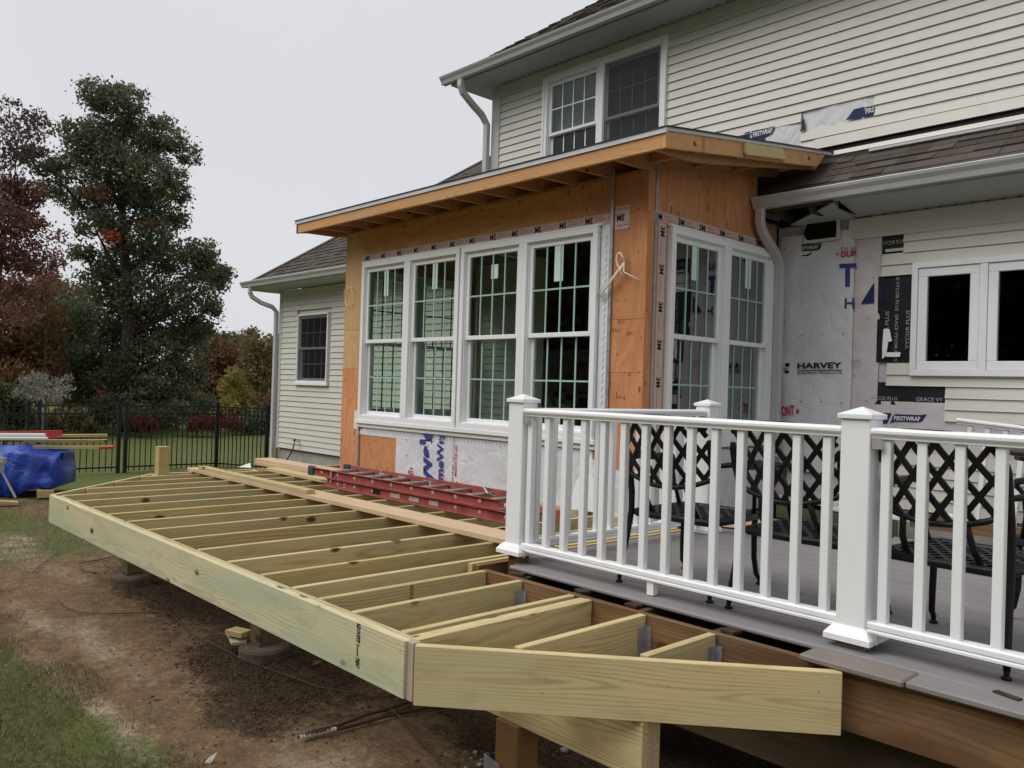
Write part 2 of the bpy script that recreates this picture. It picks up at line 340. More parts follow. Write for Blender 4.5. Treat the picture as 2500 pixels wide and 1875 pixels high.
def glass(name, tint, k=1.6, dark=0.0):
    n = N(name); t = n.n('BsdfTransparent'); t.inputs[0].default_value = (*tint, 1); g = n.n('BsdfGlossy'); g.inputs['Roughness'].default_value = .015; g.inputs[0].default_value = (.95, .97, 1, 1)
    ge = n.n('NewGeometry'); dt = n.math('ABSOLUTE', n.vmath('DOT_PRODUCT', ge.outputs['Incoming'], ge.outputs['Normal'])); f = n.math('MULTIPLY', n.math('MULTIPLY_ADD', n.math('POWER', n.math('SUBTRACT', 1.0, dt, clamp=True), 5.0), .96, .042), k, clamp=True)
    x = n.n('MixShader'); n.l(f, x.inputs[0]); n.l(t.outputs[0], x.inputs[1]); n.l(g.outputs[0], x.inputs[2])
    if dark:
        d = n.n('BsdfDiffuse'); d.inputs[0].default_value = (.06, .06, .065, 1); y = n.n('MixShader'); y.inputs[0].default_value = dark; n.l(x.outputs[0], y.inputs[1]); n.l(d.outputs[0], y.inputs[2]); x = y
    n.l(x.outputs[0], n.t.nodes['Material Output'].inputs[0]); return n.m
M['glass'] = glass('green_tinted_glass', (.72, .90, .80), 2.2); M['glass_s'] = glass('side_glass', (.72, .90, .80), 4.8); M['glass_c'] = glass('clear_glass', (.88, .93, .90), 1.0); M['glass_n'] = glass('window_glass', (.55, .62, .60), 1.0); M['screen'] = glass('insect_screen', (.6, .6, .6), .35, .28)
def tarpm():
    n = N('blue_tarp', .38, .45); a = n.noise(n.mapc((4, 4, 4)), 1, 5, .6, 1.5); b = n.noise(n.mapc((60, 60, 60)), 1, 2)
    n.col(n.ramp(a, [(.3, (.007, .026, .20)), (.6, (.012, .055, .40)), (.8, (.035, .15, .58))])); n.bump(n.math('ADD', a, n.math('MULTIPLY', b, .1)), .6, .05); return n.m
M['tarp'] = tarpm()
def leafm(name, cols, spec=.25):
    n = N(name, .6, spec); at = n.n('Attribute'); at.attribute_name = 'rnd'; cl = n.noise(n.mapc((.5, .5, .5)), 1, 3)
    f = n.math('ADD', n.math('MULTIPLY', at.outputs['Fac'], .55), n.math('MULTIPLY', cl, .5)); k = len(cols)
    n.col(n.ramp(f, [(.2 + .65 * i / (k - 1), c) for i, c in enumerate(cols)]))
    tr = n.n('BsdfTranslucent'); tr.inputs[0].default_value = (*[min(1, x * 1.3) for x in cols[-1]], 1); ms = n.n('MixShader'); ms.inputs[0].default_value = .22
    n.l(n.b.outputs[0], ms.inputs[1]); n.l(tr.outputs[0], ms.inputs[2]); n.l(ms.outputs[0], n.t.nodes['Material Output'].inputs[0]); return n.m
M['oak'] = leafm('dark_green_leaves', [(.034, .044, .02), (.082, .10, .05), (.18, .19, .11)])
M['red'] = leafm('dark_red_leaves', [(.06, .024, .02), (.135, .055, .042), (.20, .11, .075)])
M['purp'] = leafm('purple_red_leaves', [(.045, .022, .026), (.085, .038, .042), (.13, .075, .07)])
M['olive'] = leafm('olive_brown_leaves', [(.06, .055, .02), (.13, .105, .04), (.21, .16, .07)])
M['rust'] = leafm('rusty_brown_leaves', [(.06, .036, .016), (.135, .07, .03), (.20, .12, .05)])
M['green'] = leafm('mid_green_leaves', [(.022, .04, .014), (.045, .075, .025), (.08, .11, .04)])
M['yellow'] = leafm('yellow_leaves', [(.10, .085, .02), (.20, .165, .035), (.31, .26, .07)])
M['crim'] = leafm('crimson_leaves', [(.06, .01, .012), (.13, .025, .025), (.19, .06, .05)])
M['greyl'] = leafm('grey_seed_heads', [(.10, .10, .085), (.2, .19, .17), (.30, .28, .25)])
M['orange'] = leafm('orange_leaves', [(.25, .04, .02), (.40, .08, .04), (.5, .14, .07)])
M['grassb'] = leafm('grass_blades', [(.035, .038, .013), (.125, .118, .04), (.28, .24, .125)])
def groundm():
    n = N('ground', .95, .1); P = n.tc.outputs['Object']
    A = {}
    for k in ('dirt', 'dark', 'sand'):
        a = n.n('Attribute'); a.attribute_name = k; A[k] = a.outputs['Fac']
    f1 = n.noise(P, 60, 4, .7); f2 = n.noise(P, 7, 5, .65); f3 = n.noise(P, .35, 3); f4 = n.noise(P, 220, 2)
    gr = n.mix(f1, (.06, .075, .024), (.145, .16, .055)); gr = n.mix(n.ramp(f3, [(.35, 0.0), (.7, .35)]), gr, (.13, .17, .055)); gr = n.mix(n.math('MULTIPLY', n.ramp(f2, [(.5, 0.0), (.75, .55)]), n.ramp(n.n('CameraData').outputs['View Distance'] if False else f2, [(0, 1.0), (1, 1.0)])), gr, (.14, .135, .055))
    di = n.mix(n.ramp(f2, [(.3, 0.0), (.7, 1.0)]), (.14, .092, .052), (.275, .19, .112)); di = n.mix(n.ramp(f1, [(.35, .55), (.6, 0.0)]), di, (.08, .05, .032))
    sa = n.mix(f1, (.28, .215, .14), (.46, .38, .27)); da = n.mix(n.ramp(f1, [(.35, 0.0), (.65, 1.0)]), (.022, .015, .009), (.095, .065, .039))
    nz_ = n.math('ADD', n.math('MULTIPLY', n.math('SUBTRACT', n.noise(P, 18, 5, .75), .5), 1.1), n.math('MULTIPLY', n.math('SUBTRACT', n.noise(P, 3.2, 4, .65), .5), 1.1))
    def soft(m, sc=.28): return n.ramp(n.math('ADD', m, nz_), [(.5 - sc / 2, 0.0), (.5 + sc / 2, 1.0)])
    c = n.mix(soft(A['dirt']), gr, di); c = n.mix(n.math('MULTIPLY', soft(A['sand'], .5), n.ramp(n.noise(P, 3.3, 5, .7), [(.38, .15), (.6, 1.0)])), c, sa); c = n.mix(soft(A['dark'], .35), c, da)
    fl = n.math('GREATER_THAN', f4, .7); c = n.mix(n.math('MULTIPLY', n.math('MULTIPLY', fl, A['dirt']), .5), c, (.4, .33, .24))
    c = n.mix(1.0, c, n.ramp(n.noise(P, 22, 6, .75), [(.3, .78), (.5, 1.1), (.72, 1.45)]), 'MULTIPLY')
    n.col(c); n.bump(n.math('ADD', n.math('MULTIPLY', n.noise(P, 26, 6, .75), .8), f2), .9, .045); return n.m
M['ground'] = groundm()
# ---------------------------------------------------------------- terrain
G0 = -0.85
def gz(x, y):
    z = G0 + .025 * math.sin(x * .9 + 1) * math.cos(y * 1.3) + .012 * math.sin(x * 3.1 + y * 2.2)
    for fx, fy in ((-7.75, 2.66), (-5.2, 2.66), (-2.72, 2.66)):
        d = math.hypot((x - fx) / 1.0, (y - fy + .05) / .7); z += .035 * math.exp(-d * d * 1.6)
    if x < -12: z += .0 + max(0, (-x - 19)) * .004
    return z
def build_ground():
    xs = list(np.arange(-13.5, -1.0, .055)) ; ys = list(np.arange(-.6, 4.4, .055))
    lo = [-400, -250, -150, -90, -60, -45, -36, -30, -26, -23, -20.5, -18.5, -17, -16, -15.2, -14.5, -14]
    xs = lo + xs + [-.8, -.4, 0, .6, 1.5, 3, 6, 12, 25, 50, 100, 250, 400]
    ys = [-400, -250, -120, -60, -30, -16, -9, -5, -3, -1.8, -1.1, -.8] + ys + [4.6, 4.9, 5.4, 6, 7, 8, 9.5, 11, 14, 18, 24, 32, 45, 70, 120, 250, 400]
    X, Y = np.meshgrid(xs, ys); nx, ny = len(xs), len(ys)
    Z = np.vectorize(gz)(X, Y)
    near = (X > -13.4) & (X < -1.1) & (Y > -.5) & (Y < 4.3)
    # lumpy dug soil
    def blob(cx, cy, rx, ry): return np.exp(-(((X - cx) / rx) ** 2 + ((Y - cy) / ry) ** 2))
    yb = np.interp(X, [-14, -11.5, -10, -9, -8, -6.7, -5.7, -4.7, -4, -1], [3.9, 2.7, 2.2, 1.75, 1.5, 1.42, 1.47, 1.58, 1.60, 1.7])
    dirt = np.clip((Y - yb) / .25 + .5, 0, 1) * (X > -12.5) * (Y < 7.5) * (X < 3)
    dirt = dirt * np.clip((X + 10.2) / 1.6, .38, 1)
    dirt = np.maximum(dirt, .9 * blob(-13.2, 3.2, 1.3, .5))
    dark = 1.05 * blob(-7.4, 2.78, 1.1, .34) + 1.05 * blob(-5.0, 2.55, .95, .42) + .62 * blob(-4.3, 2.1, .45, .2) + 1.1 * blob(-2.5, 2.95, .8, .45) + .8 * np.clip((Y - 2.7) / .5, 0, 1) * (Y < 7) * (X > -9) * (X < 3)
    sand = .75 * blob(-6.1, 1.95, .9, .16) + .62 * blob(-3.7, 2.2, .75, .25) + .75 * blob(-4.9, 1.55, 1.6, .10) + .7 * blob(-9.6, 2.25, .9, .25) + .9 * blob(-10.6, 2.35, .5, .18) + .55 * blob(-8.3, 2.35, .5, .12) + .6 * blob(-7.2, 1.75, .7, .1)
    lump = rng.random((ny, nx)); 
    for _ in range(1): lump = (lump + np.roll(lump, 1, 0) + np.roll(lump, 1, 1) + np.roll(lump, -1, 0) + np.roll(lump, -1, 1)) / 5
    Z = Z + near * (lump - .5) * (.014 + .05 * np.clip(dark, 0, 1))
    v = np.stack([X, Y, Z], -1).reshape(-1, 3)
    i = np.arange((ny - 1) * (nx - 1)); r_, c_ = i // (nx - 1), i % (nx - 1); a = r_ * nx + c_
    F = np.stack([a, a + 1, a + nx + 1, a + nx], 1)
    me = bpy.data.meshes.new('ground'); me.vertices.add(len(v)); me.vertices.foreach_set('co', v.ravel())
    me.loops.add(F.size); me.loops.foreach_set('vertex_index', F.ravel().astype(np.int32)); me.polygons.add(len(F)); me.polygons.foreach_set('loop_start', np.arange(0, F.size, 4, dtype=np.int32)); me.update(calc_edges=True)
    for k, A in (('dirt', dirt), ('dark', dark), ('sand', sand)):
        at = me.attributes.new(k, 'FLOAT', 'POINT'); at.data.foreach_set('value', np.clip(A, 0, 1.2).ravel().astype(np.float32))
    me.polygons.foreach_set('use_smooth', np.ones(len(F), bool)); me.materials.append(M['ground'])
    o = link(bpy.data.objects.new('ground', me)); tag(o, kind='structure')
    return dirt, X, Y
build_ground()
def quads(name, V, F, mat, rnd=None, parent=None):
    V = np.asarray(V, np.float32); F = np.asarray(F, np.int32); k = F.shape[1]
    me = bpy.data.meshes.new(name); me.vertices.add(len(V)); me.vertices.foreach_set('co', V.ravel())
    me.loops.add(F.size); me.loops.foreach_set('vertex_index', F.ravel()); me.polygons.add(len(F)); me.polygons.foreach_set('loop_start', np.arange(0, F.size, k, dtype=np.int32)); me.update(calc_edges=True)
    if rnd is not None:
        at = me.attributes.new('rnd', 'FLOAT', 'FACE'); at.data.foreach_set('value', np.asarray(rnd, np.float32))
    me.materials.append(mat); return me
def grass():
    n = 90000; x = -13 + 12 * rng.random(n) ** .8; y = -.3 + 3.6 * rng.random(n)
    x = rng.uniform(-9.5, -3.2, n); y = rng.uniform(.4, 1.75, n)
    m = n // 4; x[:m] = rng.uniform(-14, -8.5, m); y[:m] = rng.uniform(.9, 4.2, m)
    yb = np.interp(x, [-14, -11.5, -10, -9, -8, -6.7, -5.7, -4.7, -4, -1], [5, 5, 3.2, 1.9, 1.5, 1.42, 1.47, 1.58, 1.60, 1.7])
    den = np.sin(x * 3.1) * np.sin(y * 4.3 + x) * .2 + np.sin(x * 9 + y * 7) * .08
    keep = (y < yb + den * .9 + rng.normal(0, .10, n) + .12 * np.sin(x * 5.3) * np.sin(x * 2.1 + 1) - .25 * (rng.random(n) < .12) * 0 + rng.exponential(.05, n)) & (rng.random(n) < .62 + den + np.clip((yb - y) * .5, 0, .4)) & (rng.random(n) < np.clip((y - .4) / .45, 0, 1)); x, y = x[keep], y[keep]; n = len(x)
    z = np.array([gz(a, b) for a, b in zip(x, y)]) - .004
    h = rng.uniform(.012, .05, n); a = rng.uniform(0, 2 * math.pi, n); w_ = rng.uniform(.002, .004, n); ln = rng.normal(0, .022, (n, 2))
    V = np.zeros((n, 3, 3)); V[:, 0] = np.stack([x - np.cos(a) * w_, y - np.sin(a) * w_, z], 1); V[:, 1] = np.stack([x + np.cos(a) * w_, y + np.sin(a) * w_, z], 1); V[:, 2] = np.stack([x + ln[:, 0], y + ln[:, 1], z + h], 1)
    me = quads('grass', V.reshape(-1, 3), np.arange(n * 3).reshape(-1, 3), M['grassb'], rng.random(n)); tag(link(bpy.data.objects.new('grass', me)), 'short worn lawn grass beside the bare soil strip', 'grass', kind='stuff')
grass()
def crumbs(name, pts, rmin, rmax, mat, label, cat, flatn=1.0, seed=3):
    r_ = np.random.default_rng(seed); ico = bmesh.new(); bmesh.ops.create_icosphere(ico, subdivisions=1, radius=1); bv = np.array([v.co for v in ico.verts]); bf = np.array([[v.index for v in f.verts] for f in ico.faces]); ico.free()
    V, F = [], []
    for i, (x, y) in enumerate(pts):
        s = rmin + (rmax - rmin) * r_.random() ** 3; q = bv * s * r_.uniform(.55, 1.2, (len(bv), 1)) * np.array([1, 1, .7 * flatn]); V.append(q + np.array([x, y, gz(x, y) + s * .2])); F.append(bf + i * len(bv))
    me = quads(name, np.concatenate(V), np.concatenate(F), mat); return tag(link(bpy.data.objects.new(name, me)), label, cat, kind='stuff')
M['soil'] = flatmat('dark_soil_clod', (.095, .063, .042), .97, .05, .45, 30, bump=.6); M['chipm'] = flatmat('pale_chips', (.42, .36, .27), .9, .1, .3, 40); M['stonem'] = flatmat('grey_stone', (.25, .24, .22), .9, .1, .25, 20)
pts = []
for cx, cy, rx, ry, k in ((-7.4, 2.78, .55, .16, 1500), (-5.0, 2.5, .5, .20, 2400), (-2.6, 2.95, .4, .2, 900), (-5, 2.2, 2, .35, 120), (-4.6, 2.25, .5, .15, 500)):
    pts += [(random.gauss(cx, rx), random.gauss(cy, ry)) for _ in range(k)]
crumbs('soil_clods', pts, .002, .013, M['soil'], 'dark crumbly soil dug up around the concrete footings', 'soil')
crumbs('sawdust_chips', [(random.uniform(-9, -2), random.uniform(1.3, 3.2)) for _ in range(2600)], .0015, .006, M['chipm'], 'pale wood chips scattered on the bare soil', 'wood chips', .4)
crumbs('gravel', [(random.gauss(-2.95, .1), random.gauss(2.75, .15)) for _ in range(60)], .008, .03, M['stonem'], 'small grey stones heaped by the near brown post', 'gravel')

# ---------------------------------------------------------------- house
YW = 7.55; Y2 = 7.62; EX = .0985
house = empty('house', (-6, 8.5, G0), 'cream two-storey house with brown shingle roofs and partly stripped siding', 'house')
def siding(zs, ze, y, x0, x1, holes, jit=0.0):
    """courses of lap siding; holes: (xa,xb,za,zb) cut-outs"""
    k = int(round((ze - zs) / EX))
    for i in range(k):
        a = zs + i * EX; b = min(a + EX, ze)
        iv = [(x0, x1)]
        for xa, xb, za, zb in holes:
            if b > za + .02 and a < zb - .02:
                nv = []
                for p, q in iv:
                    if xb <= p or xa >= q: nv.append((p, q)); continue
                    if xa > p: nv.append((p, xa))
                    if xb < q: nv.append((xb, q))
                iv = nv
        for p, q in iv:
            cuts = [p] + [c for c in [p + (q - p) * (.3 + .5 * random.random())] if q - p > 3.2] + [q]
            for s_, (c0, c1) in enumerate(zip(cuts, cuts[1:])):
                if c1 - c0 < .03: continue
                c0 -= .02 if s_ else 0; o_ = .002 * s_
                h = b - a; cx, cz = (c0 + c1) / 2, (a + b) / 2; l = (c1 - c0) / 2
                m = MB().prism([(-.021 - o_, -h/2), (-.019 - o_, -h/2 + .006), (-.004 - o_, h/2 + .004), (.004, h/2 + .004), (.004, -h/2)], -l, l)
                m.add('siding_board', M['siding'], house, T(cx, y, cz) @ Rx(random.uniform(-.003, .003)))
# backing walls (behind siding)
for x0_, x1_, z0_, z1_ in ((-14.5, -13.78, -.2, 2.74), (-12.74, -8.86, -.2, 2.74), (-13.78, -12.74, -.2, 1.05), (-13.78, -12.74, 2.26, 2.74)): box('wall', M['siding'], house, x0_, x1_, YW + .02, YW + .14, z0_, z1_)
box('foundation', M['conc'], house, -14.46, -3.0, YW + .04, YW + .3, -1.2, -.2)
box('foundation', M['conc'], house, -3.0, 2.0, YW + .04, YW + .3, -1.2, .05)
# side walls and back so that the block is closed
box('wall', M['siding'], house, -14.5, -14.38, YW + .14, 14, -.2, 2.74); box('foundation', M['conc'], house, -14.46, -14.3, YW + .3, 14, -1.2, -.2)
box('wall', M['siding'], house, -8.62, -8.5, Y2 + .14, 14, 2.9, 5.22)
wing_holes = [(-13.86, -12.66, .98, 2.32)]
siding(-.2, 2.70, YW, -14.43, -8.86, wing_holes)
box('corner_board', M['gutter'], house, -14.54, -14.43, YW - .022, YW + .1, -.22, 2.76, .003)
box('corner_board', M['gutter'], house, -8.66, -8.5, Y2 - .03, Y2 + .1, 3.35, 5.24, .003)
# upper wall
U_WX0, U_WX1, U_WZ1 = -7.62, -5.72, 5.06
slot1 = (-4.68, -4.05, 3.38, 3.70)      # stripped area behind the sunroom roof
slot2 = (-4.05, -3.33, 3.67, 3.87)
box('wall', M['siding'], house, -8.52, U_WX0, Y2 + .02, Y2 + .14, 2.9, 5.24)
box('wall', M['siding'], house, U_WX1, 2.0, Y2 + .02, Y2 + .14, 2.9, 5.24)
box('wall', M['siding'], house, U_WX0, U_WX1, Y2 + .02, Y2 + .14, 2.9, 3.62)
siding(3.465, 5.24, Y2, -8.5, 2.0, [(U_WX0, U_WX1, 3.5, U_WZ1), (-4.95, -4.05, 3.3, 3.77), (-4.05, -3.33, 3.67, 3.87)])
# loose lifted courses above the pent roof, at the right
box('membrane_or_dark_slit', M['blk_mem'], house, -3.9, 2.0, Y2 + .004, Y2 + .012, 3.38, 3.47)  # black strip stands in for the shade in the slit under the lifted course
for z_, dz_, rot in ((3.515, .012, .004), (3.385, -.008, .0)):
    hh = .05 if z_ > 3.4 else .022
    m = MB().prism([(-.020, -hh), (-.017, -hh + .006), (-.004, hh), (.0, hh), (.0, -hh)], -2.45, 2.45)
    m.add('siding_board', M['siding'], house, T(-1.45, Y2 - .012, z_) @ Ry(-rot))
box('trim_strip', M['gutter'], house, -3.35, 2.0, Y2 - .05, Y2 - .03, 3.33, 3.352)   # starter trim over the pent roof
# right lower wall: backing, casement opening
CX0, CX1, CZ0, CZ1 = -2.88, -1.2, 1.29, 2.22
box('wall', M['wrap2'], house, -4.23, CX0 + .03, YW + .02, YW + .14, .05, 2.74)
box('wall', M['wrap2'], house, CX0 + .03, 2.0, YW + .02, YW + .14, .05, CZ0 + .03)
box('wall', M['wrap2'], house, CX0 + .03, 2.0, YW + .02, YW + .14, CZ1 - .03, 2.74)
box('wall', M['wrap2'], house, CX1 - .03, 2.0, YW + .02, YW + .14, CZ0 + .03, CZ1 - .03)
hole_r = [(-5, -3.19, 0, 2.52), (-3.19, -3.0, 2.37, 2.54), (CX0, CX1, CZ0, CZ1), (-3.3, CX0, 1.40, 2.13), (-4, -2.62, 1.0, 1.18), (-4, -2.62, .58, 1.0), (-2.62, 2, .58, .86), (-4, -3.12, 1.1, 1.35)]
siding(.58 - EX * 5, .58 + EX * 20.9, YW, -3.21, 2.0, hole_r)
# sheets of house wrap on the right wall
def wrap_sheet(name, pts, y, mat=None, parent=None, wob=.006, dens=14):
    xs = [p[0] for p in pts]; zs = [p[1] for p in pts]; x0, x1, z0, z1 = min(xs), max(xs), min(zs), max(zs)
    nx, nz = max(2, int((x1 - x0) * dens)), max(2, int((z1 - z0) * dens)); cx, cz = (x0 + x1) / 2, (z0 + z1) / 2; V, F = [], []
    for j in range(nz + 1):
        for i in range(nx + 1):
            x = x0 + (x1 - x0) * i / nx; z = z0 + (z1 - z0) * j / nz
            d = wob * (math.sin(x * 9 + z * 4) * math.sin(z * 6.3 - x * 3) + .6 * math.sin(x * 23 + z * 9)); V.append((x - cx, d - (.006 if 0 < i < nx else 0), z - cz))
    for j in range(nz):
        for i in range(nx): a = j * (nx + 1) + i; F.append((a, a + 1, a + nx + 2, a + nx + 1))
    m = MB(); m.v, m.f = V, F; return m.add(name, mat or M['wrap'], parent or house, T(cx, y, cz), smooth=True)
W1 = wrap_sheet('house_wrap', [(-4.19, .33), (-3.44, 2.62)], YW - .012)
W2 = wrap_sheet('house_wrap', [(-3.46, .33), (-3.20, 2.60)], YW + .004, M['wrap2'], wob=.004)
W3 = wrap_sheet('house_wrap', [(-3.22, .72), (-2.3, 1.03)], YW + .006, M['wrap2'], wob=.002)
W4 = wrap_sheet('house_wrap', [(-4.95, 3.38), (-4.05, 3.78)], Y2 - .004); W5 = wrap_sheet('house_wrap', [(-4.04, 3.66), (-3.33, 3.88)], Y2 + .002)
# black membrane patches
mem = []
def membrane_or_dark_slit(x0, x1, z0, z1): o = box('membrane_or_dark_slit', M['blk_mem'], house, x0, x1, YW + .001, YW + .006, z0, z1); mem.append(o); return o
Z8 = lambda a, b: (1600 + a * .40687, 500 + b * .40687)
def PW(a, b, y=YW - .022): return at_y(*Z8(a, b), y)
m1 = membrane_or_dark_slit(-3.19, -3.0, 2.36, 2.56); m2 = membrane_or_dark_slit(-3.22, CX0 + .02, 1.38, 2.16); m3 = membrane_or_dark_slit(-3.26, -2.62, 1.0, 1.20)
box('siding_board', M['siding'], house, -3.16, -3.0, YW - .012, YW - .004, 2.375, 2.40)
for z0 in (1.39, 1.84): text('GRACE VYCOR PLUS', M['silver'], m2, (-3.06, YW - .004, z0 + .42), (0, 0, -.42), (.028, 0, 0), .0)
for x_ in (-3.13, -2.95): text('VYCOR PLUS', M['silver'], m2, (x_ + .015, YW - .004, 1.50), (0, 0, .34), (-.03, 0, 0), .0)
text('VYCOR PLUS', M['silver'], m1, (-3.19, YW - .004, 2.44), (.19, 0, 0), (0, 0, .035), .0)
text('VYCOR PLUS', M['silver'], m3, (-3.26, YW - .004, 1.04), (.24, 0, 0), (0, 0, .032), .0); text('GRACE VY', M['silver'], m3, (-2.86, YW - .004, 1.04), (.22, 0, 0), (0, 0, .034), .0)
# loose torn white flap over the membrane
flat('wrap_flap', M['white'], house, [PW(1370, 745), PW(1405, 745), PW(1420, 818), PW(1398, 822), PW(1385, 905), PW(1362, 925), PW(1362, 860)], .004, (0, 1, 0))
flat('wrap_flap', M['white'], house, [PW(1385, 885), PW(1472, 885), PW(1468, 912), PW(1385, 912)], .004, (0, 1, 0))
# printing on the wrap
def wtext(s, mat, par, p0, p1, pc, bold=.02, Z=Z8, y=YW - .026, skew=0.0):
    a = at_y(*Z(*p0), y); b = at_y(*Z(*p1), y); c = at_y(*Z(*pc), y); X_ = b - a
    U_ = c - a; U_ = U_ - X_ * (U_.dot(X_) / X_.dot(X_)); return text(s, mat, par, a, X_, U_, bold, skew=skew)
def wpoly(mat, par, pts, Z=Z8, y=YW - .024, name='print'): return flat(name, mat, par, [at_y(*Z(*p), y) for p in pts])
wtext('HARVEY', M['ink'], W1, (852, 982), (1118, 979), (852, 950), .035)
wpoly(M['ink'], W1, [(852, 993), (1118, 989), (1118, 994), (852, 998)])
wtext('BUILDING PRODUCTS', M['ink'], W1, (852, 1015), (1118, 1014), (852, 1002), .012)
for q in ([(735, 950), (758, 950), (752, 968), (735, 971)], [(780, 950), (806, 950), (800, 975), (776, 968)], [(728, 1012), (750, 1012), (755, 992), (728, 995)], [(775, 992), (803, 995), (800, 1012), (775, 1012)]): wpoly(M['ink'], W1, q)
wtext('HARVEY', M['ink'], W1, (722, 990), (800, 990), (722, 978), .01)
wtext('DUPONT', M['redink'], W1, (690, 1268), (835, 1262), (690, 1212), .03); wpoly(M['redink'], W1, [(846, 1222), (858, 1228), (863, 1240), (857, 1252), (846, 1258)])
wtext('DUP', M['redink'], W1, (1113, 313), (1204, 308), (1113, 283), .04); wtext('DUP', M['greyink'], W1, (1113, 283), (1204, 278), (1113, 256), .03)
wpoly(M['redink'], W1, [(1080, 292), (1098, 288), (1098, 304)])
for q in ([(1104, 355), (1206, 350), (1206, 376), (1104, 380)], [(1140, 378), (1168, 377), (1166, 491), (1138, 492)]): wpoly(M['blue'], W1, q)
for q in ([(1136, 561), (1149, 560), (1147, 623), (1134, 624)], [(1181, 557), (1194, 556), (1194, 621), (1181, 622)], [(1148, 585), (1182, 583), (1182, 594), (1148, 596)]): wpoly(M['blue'], W1, q)
wpoly(M['navy'], W2, [(1233, 594), (1312, 465), (1312, 590)], y=YW - .012); wpoly(M['navy'], W2, [(1352, 590), (1352, 500), (1362, 500), (1362, 560)], y=YW - .012)
wpoly(M['ink'], W1, [(877, 238), (1004, 229), (1000, 234), (877, 244)]); wpoly(M['ink'], W1, [(877, 246), (998, 238), (984, 268), (970, 274), (877, 279)]); wtext('STWRAP', M['wrap'], W1, (879, 272), (978, 262), (882, 252), .03, y=YW - .030)
wpoly(M['ink'], W1, [(877, 303), (905, 300), (925, 292), (940, 280), (930, 300), (912, 308), (877, 308)])
wpoly(M['ink'], W1, [(742, 602), (750, 610), (753, 625), (749, 640), (741, 648)])
for a, b in ((762, 516), (768, 638)): 
    p = at_y(*Z8(a, b), YW - .024); MB().tube([(math.cos(t) * .016, 0, math.sin(t) * .016) for t in np.linspace(0, 6.28, 11)[:-1]], .0015, 4, closed=True).add('print', M['ink'], W1, T(*p))
wpoly(M['ink'], W1, [(750, 733), (758, 714), (768, 733), (764, 733), (758, 720), (754, 733)]); wpoly(M['ink'], W1, [(766, 694), (782, 694), (782, 697), (766, 697)])
for s_, a, b in (('NG', 945, 1185), ('0131', 978, 1185), ('m', 1030, 1180)): wtext(s_, M['greyink'], W2, (b, a), (b + (50 if s_ != 'm' else 18), a), (b, a - 20), .0, y=YW - .012)
for a, b in [(763, 400), (763, 790), (880, 783), (1000, 777), (1127, 774), (755, 1178), (870, 1182), (992, 1184), (1118, 1188), (1265, 1178), (775, 268), (1287, 322), (1310, 440), (1275, 682)]: wpoly(M['ink'], W1, [(a - 3, b - 5), (a + 3, b - 5), (a + 2, b + 5), (a - 2, b + 5)], y=YW - .028, name='staple')
wpoly(M['navy'], W3, [(1340, 1247), (1418, 1250), (1390, 1314), (1340, 1312)], y=YW - .004); wpoly(M['navy'], W3, [(1408, 1312), (1425, 1268), (1440, 1256), (1590, 1262), (1630, 1256), (1600, 1300), (1580, 1306), (1440, 1300)], y=YW - .004)
wtext('FIRSTWRAP', M['wrap'], W3, (1432, 1292), (1590, 1298), (1436, 1268), .03, y=YW - .008)
Z7 = lambda a, b: (1600 + a * .40687, b * .40687)
Yp_ = Y2 - .02
wpoly(M['navy'], W4, [(582, 838), (577, 787), (720, 757), (712, 780), (700, 800), (680, 812), (580, 838)][1:], Z7, Yp_); wpoly(M['navy'], W4, [(515, 828), (540, 795), (572, 787), (555, 835)], Z7, Yp_)
wtext('FIRSTWRAP', M['wrap'], W4, (586, 822), (702, 795), (588, 797), .035, Z7, Yp_ - .004); wpoly(M['navy'], W4, [(600, 845), (640, 828), (662, 815), (648, 850)], Z7, Yp_)
wpoly(M['navy'], W5, [(1142, 722), (1192, 655), (1258, 640), (1232, 706)], Z7, Yp_); wpoly(M['navy'], W5, [(1242, 704), (1262, 642), (1316, 632), (1312, 690)], Z7, Yp_); wtext('FIRS', M['wrap'], W5, (1262, 682), (1312, 670), (1266, 652), .03, Z7, Yp_ - .004)
flat('membrane_or_dark_slit', M['blk_mem'], house, [at_y(*Z7(892, 690), Yp_ - .003), at_y(*Z7(902, 778), Yp_ - .003), at_y(*Z7(868, 792), Yp_ - .003)])
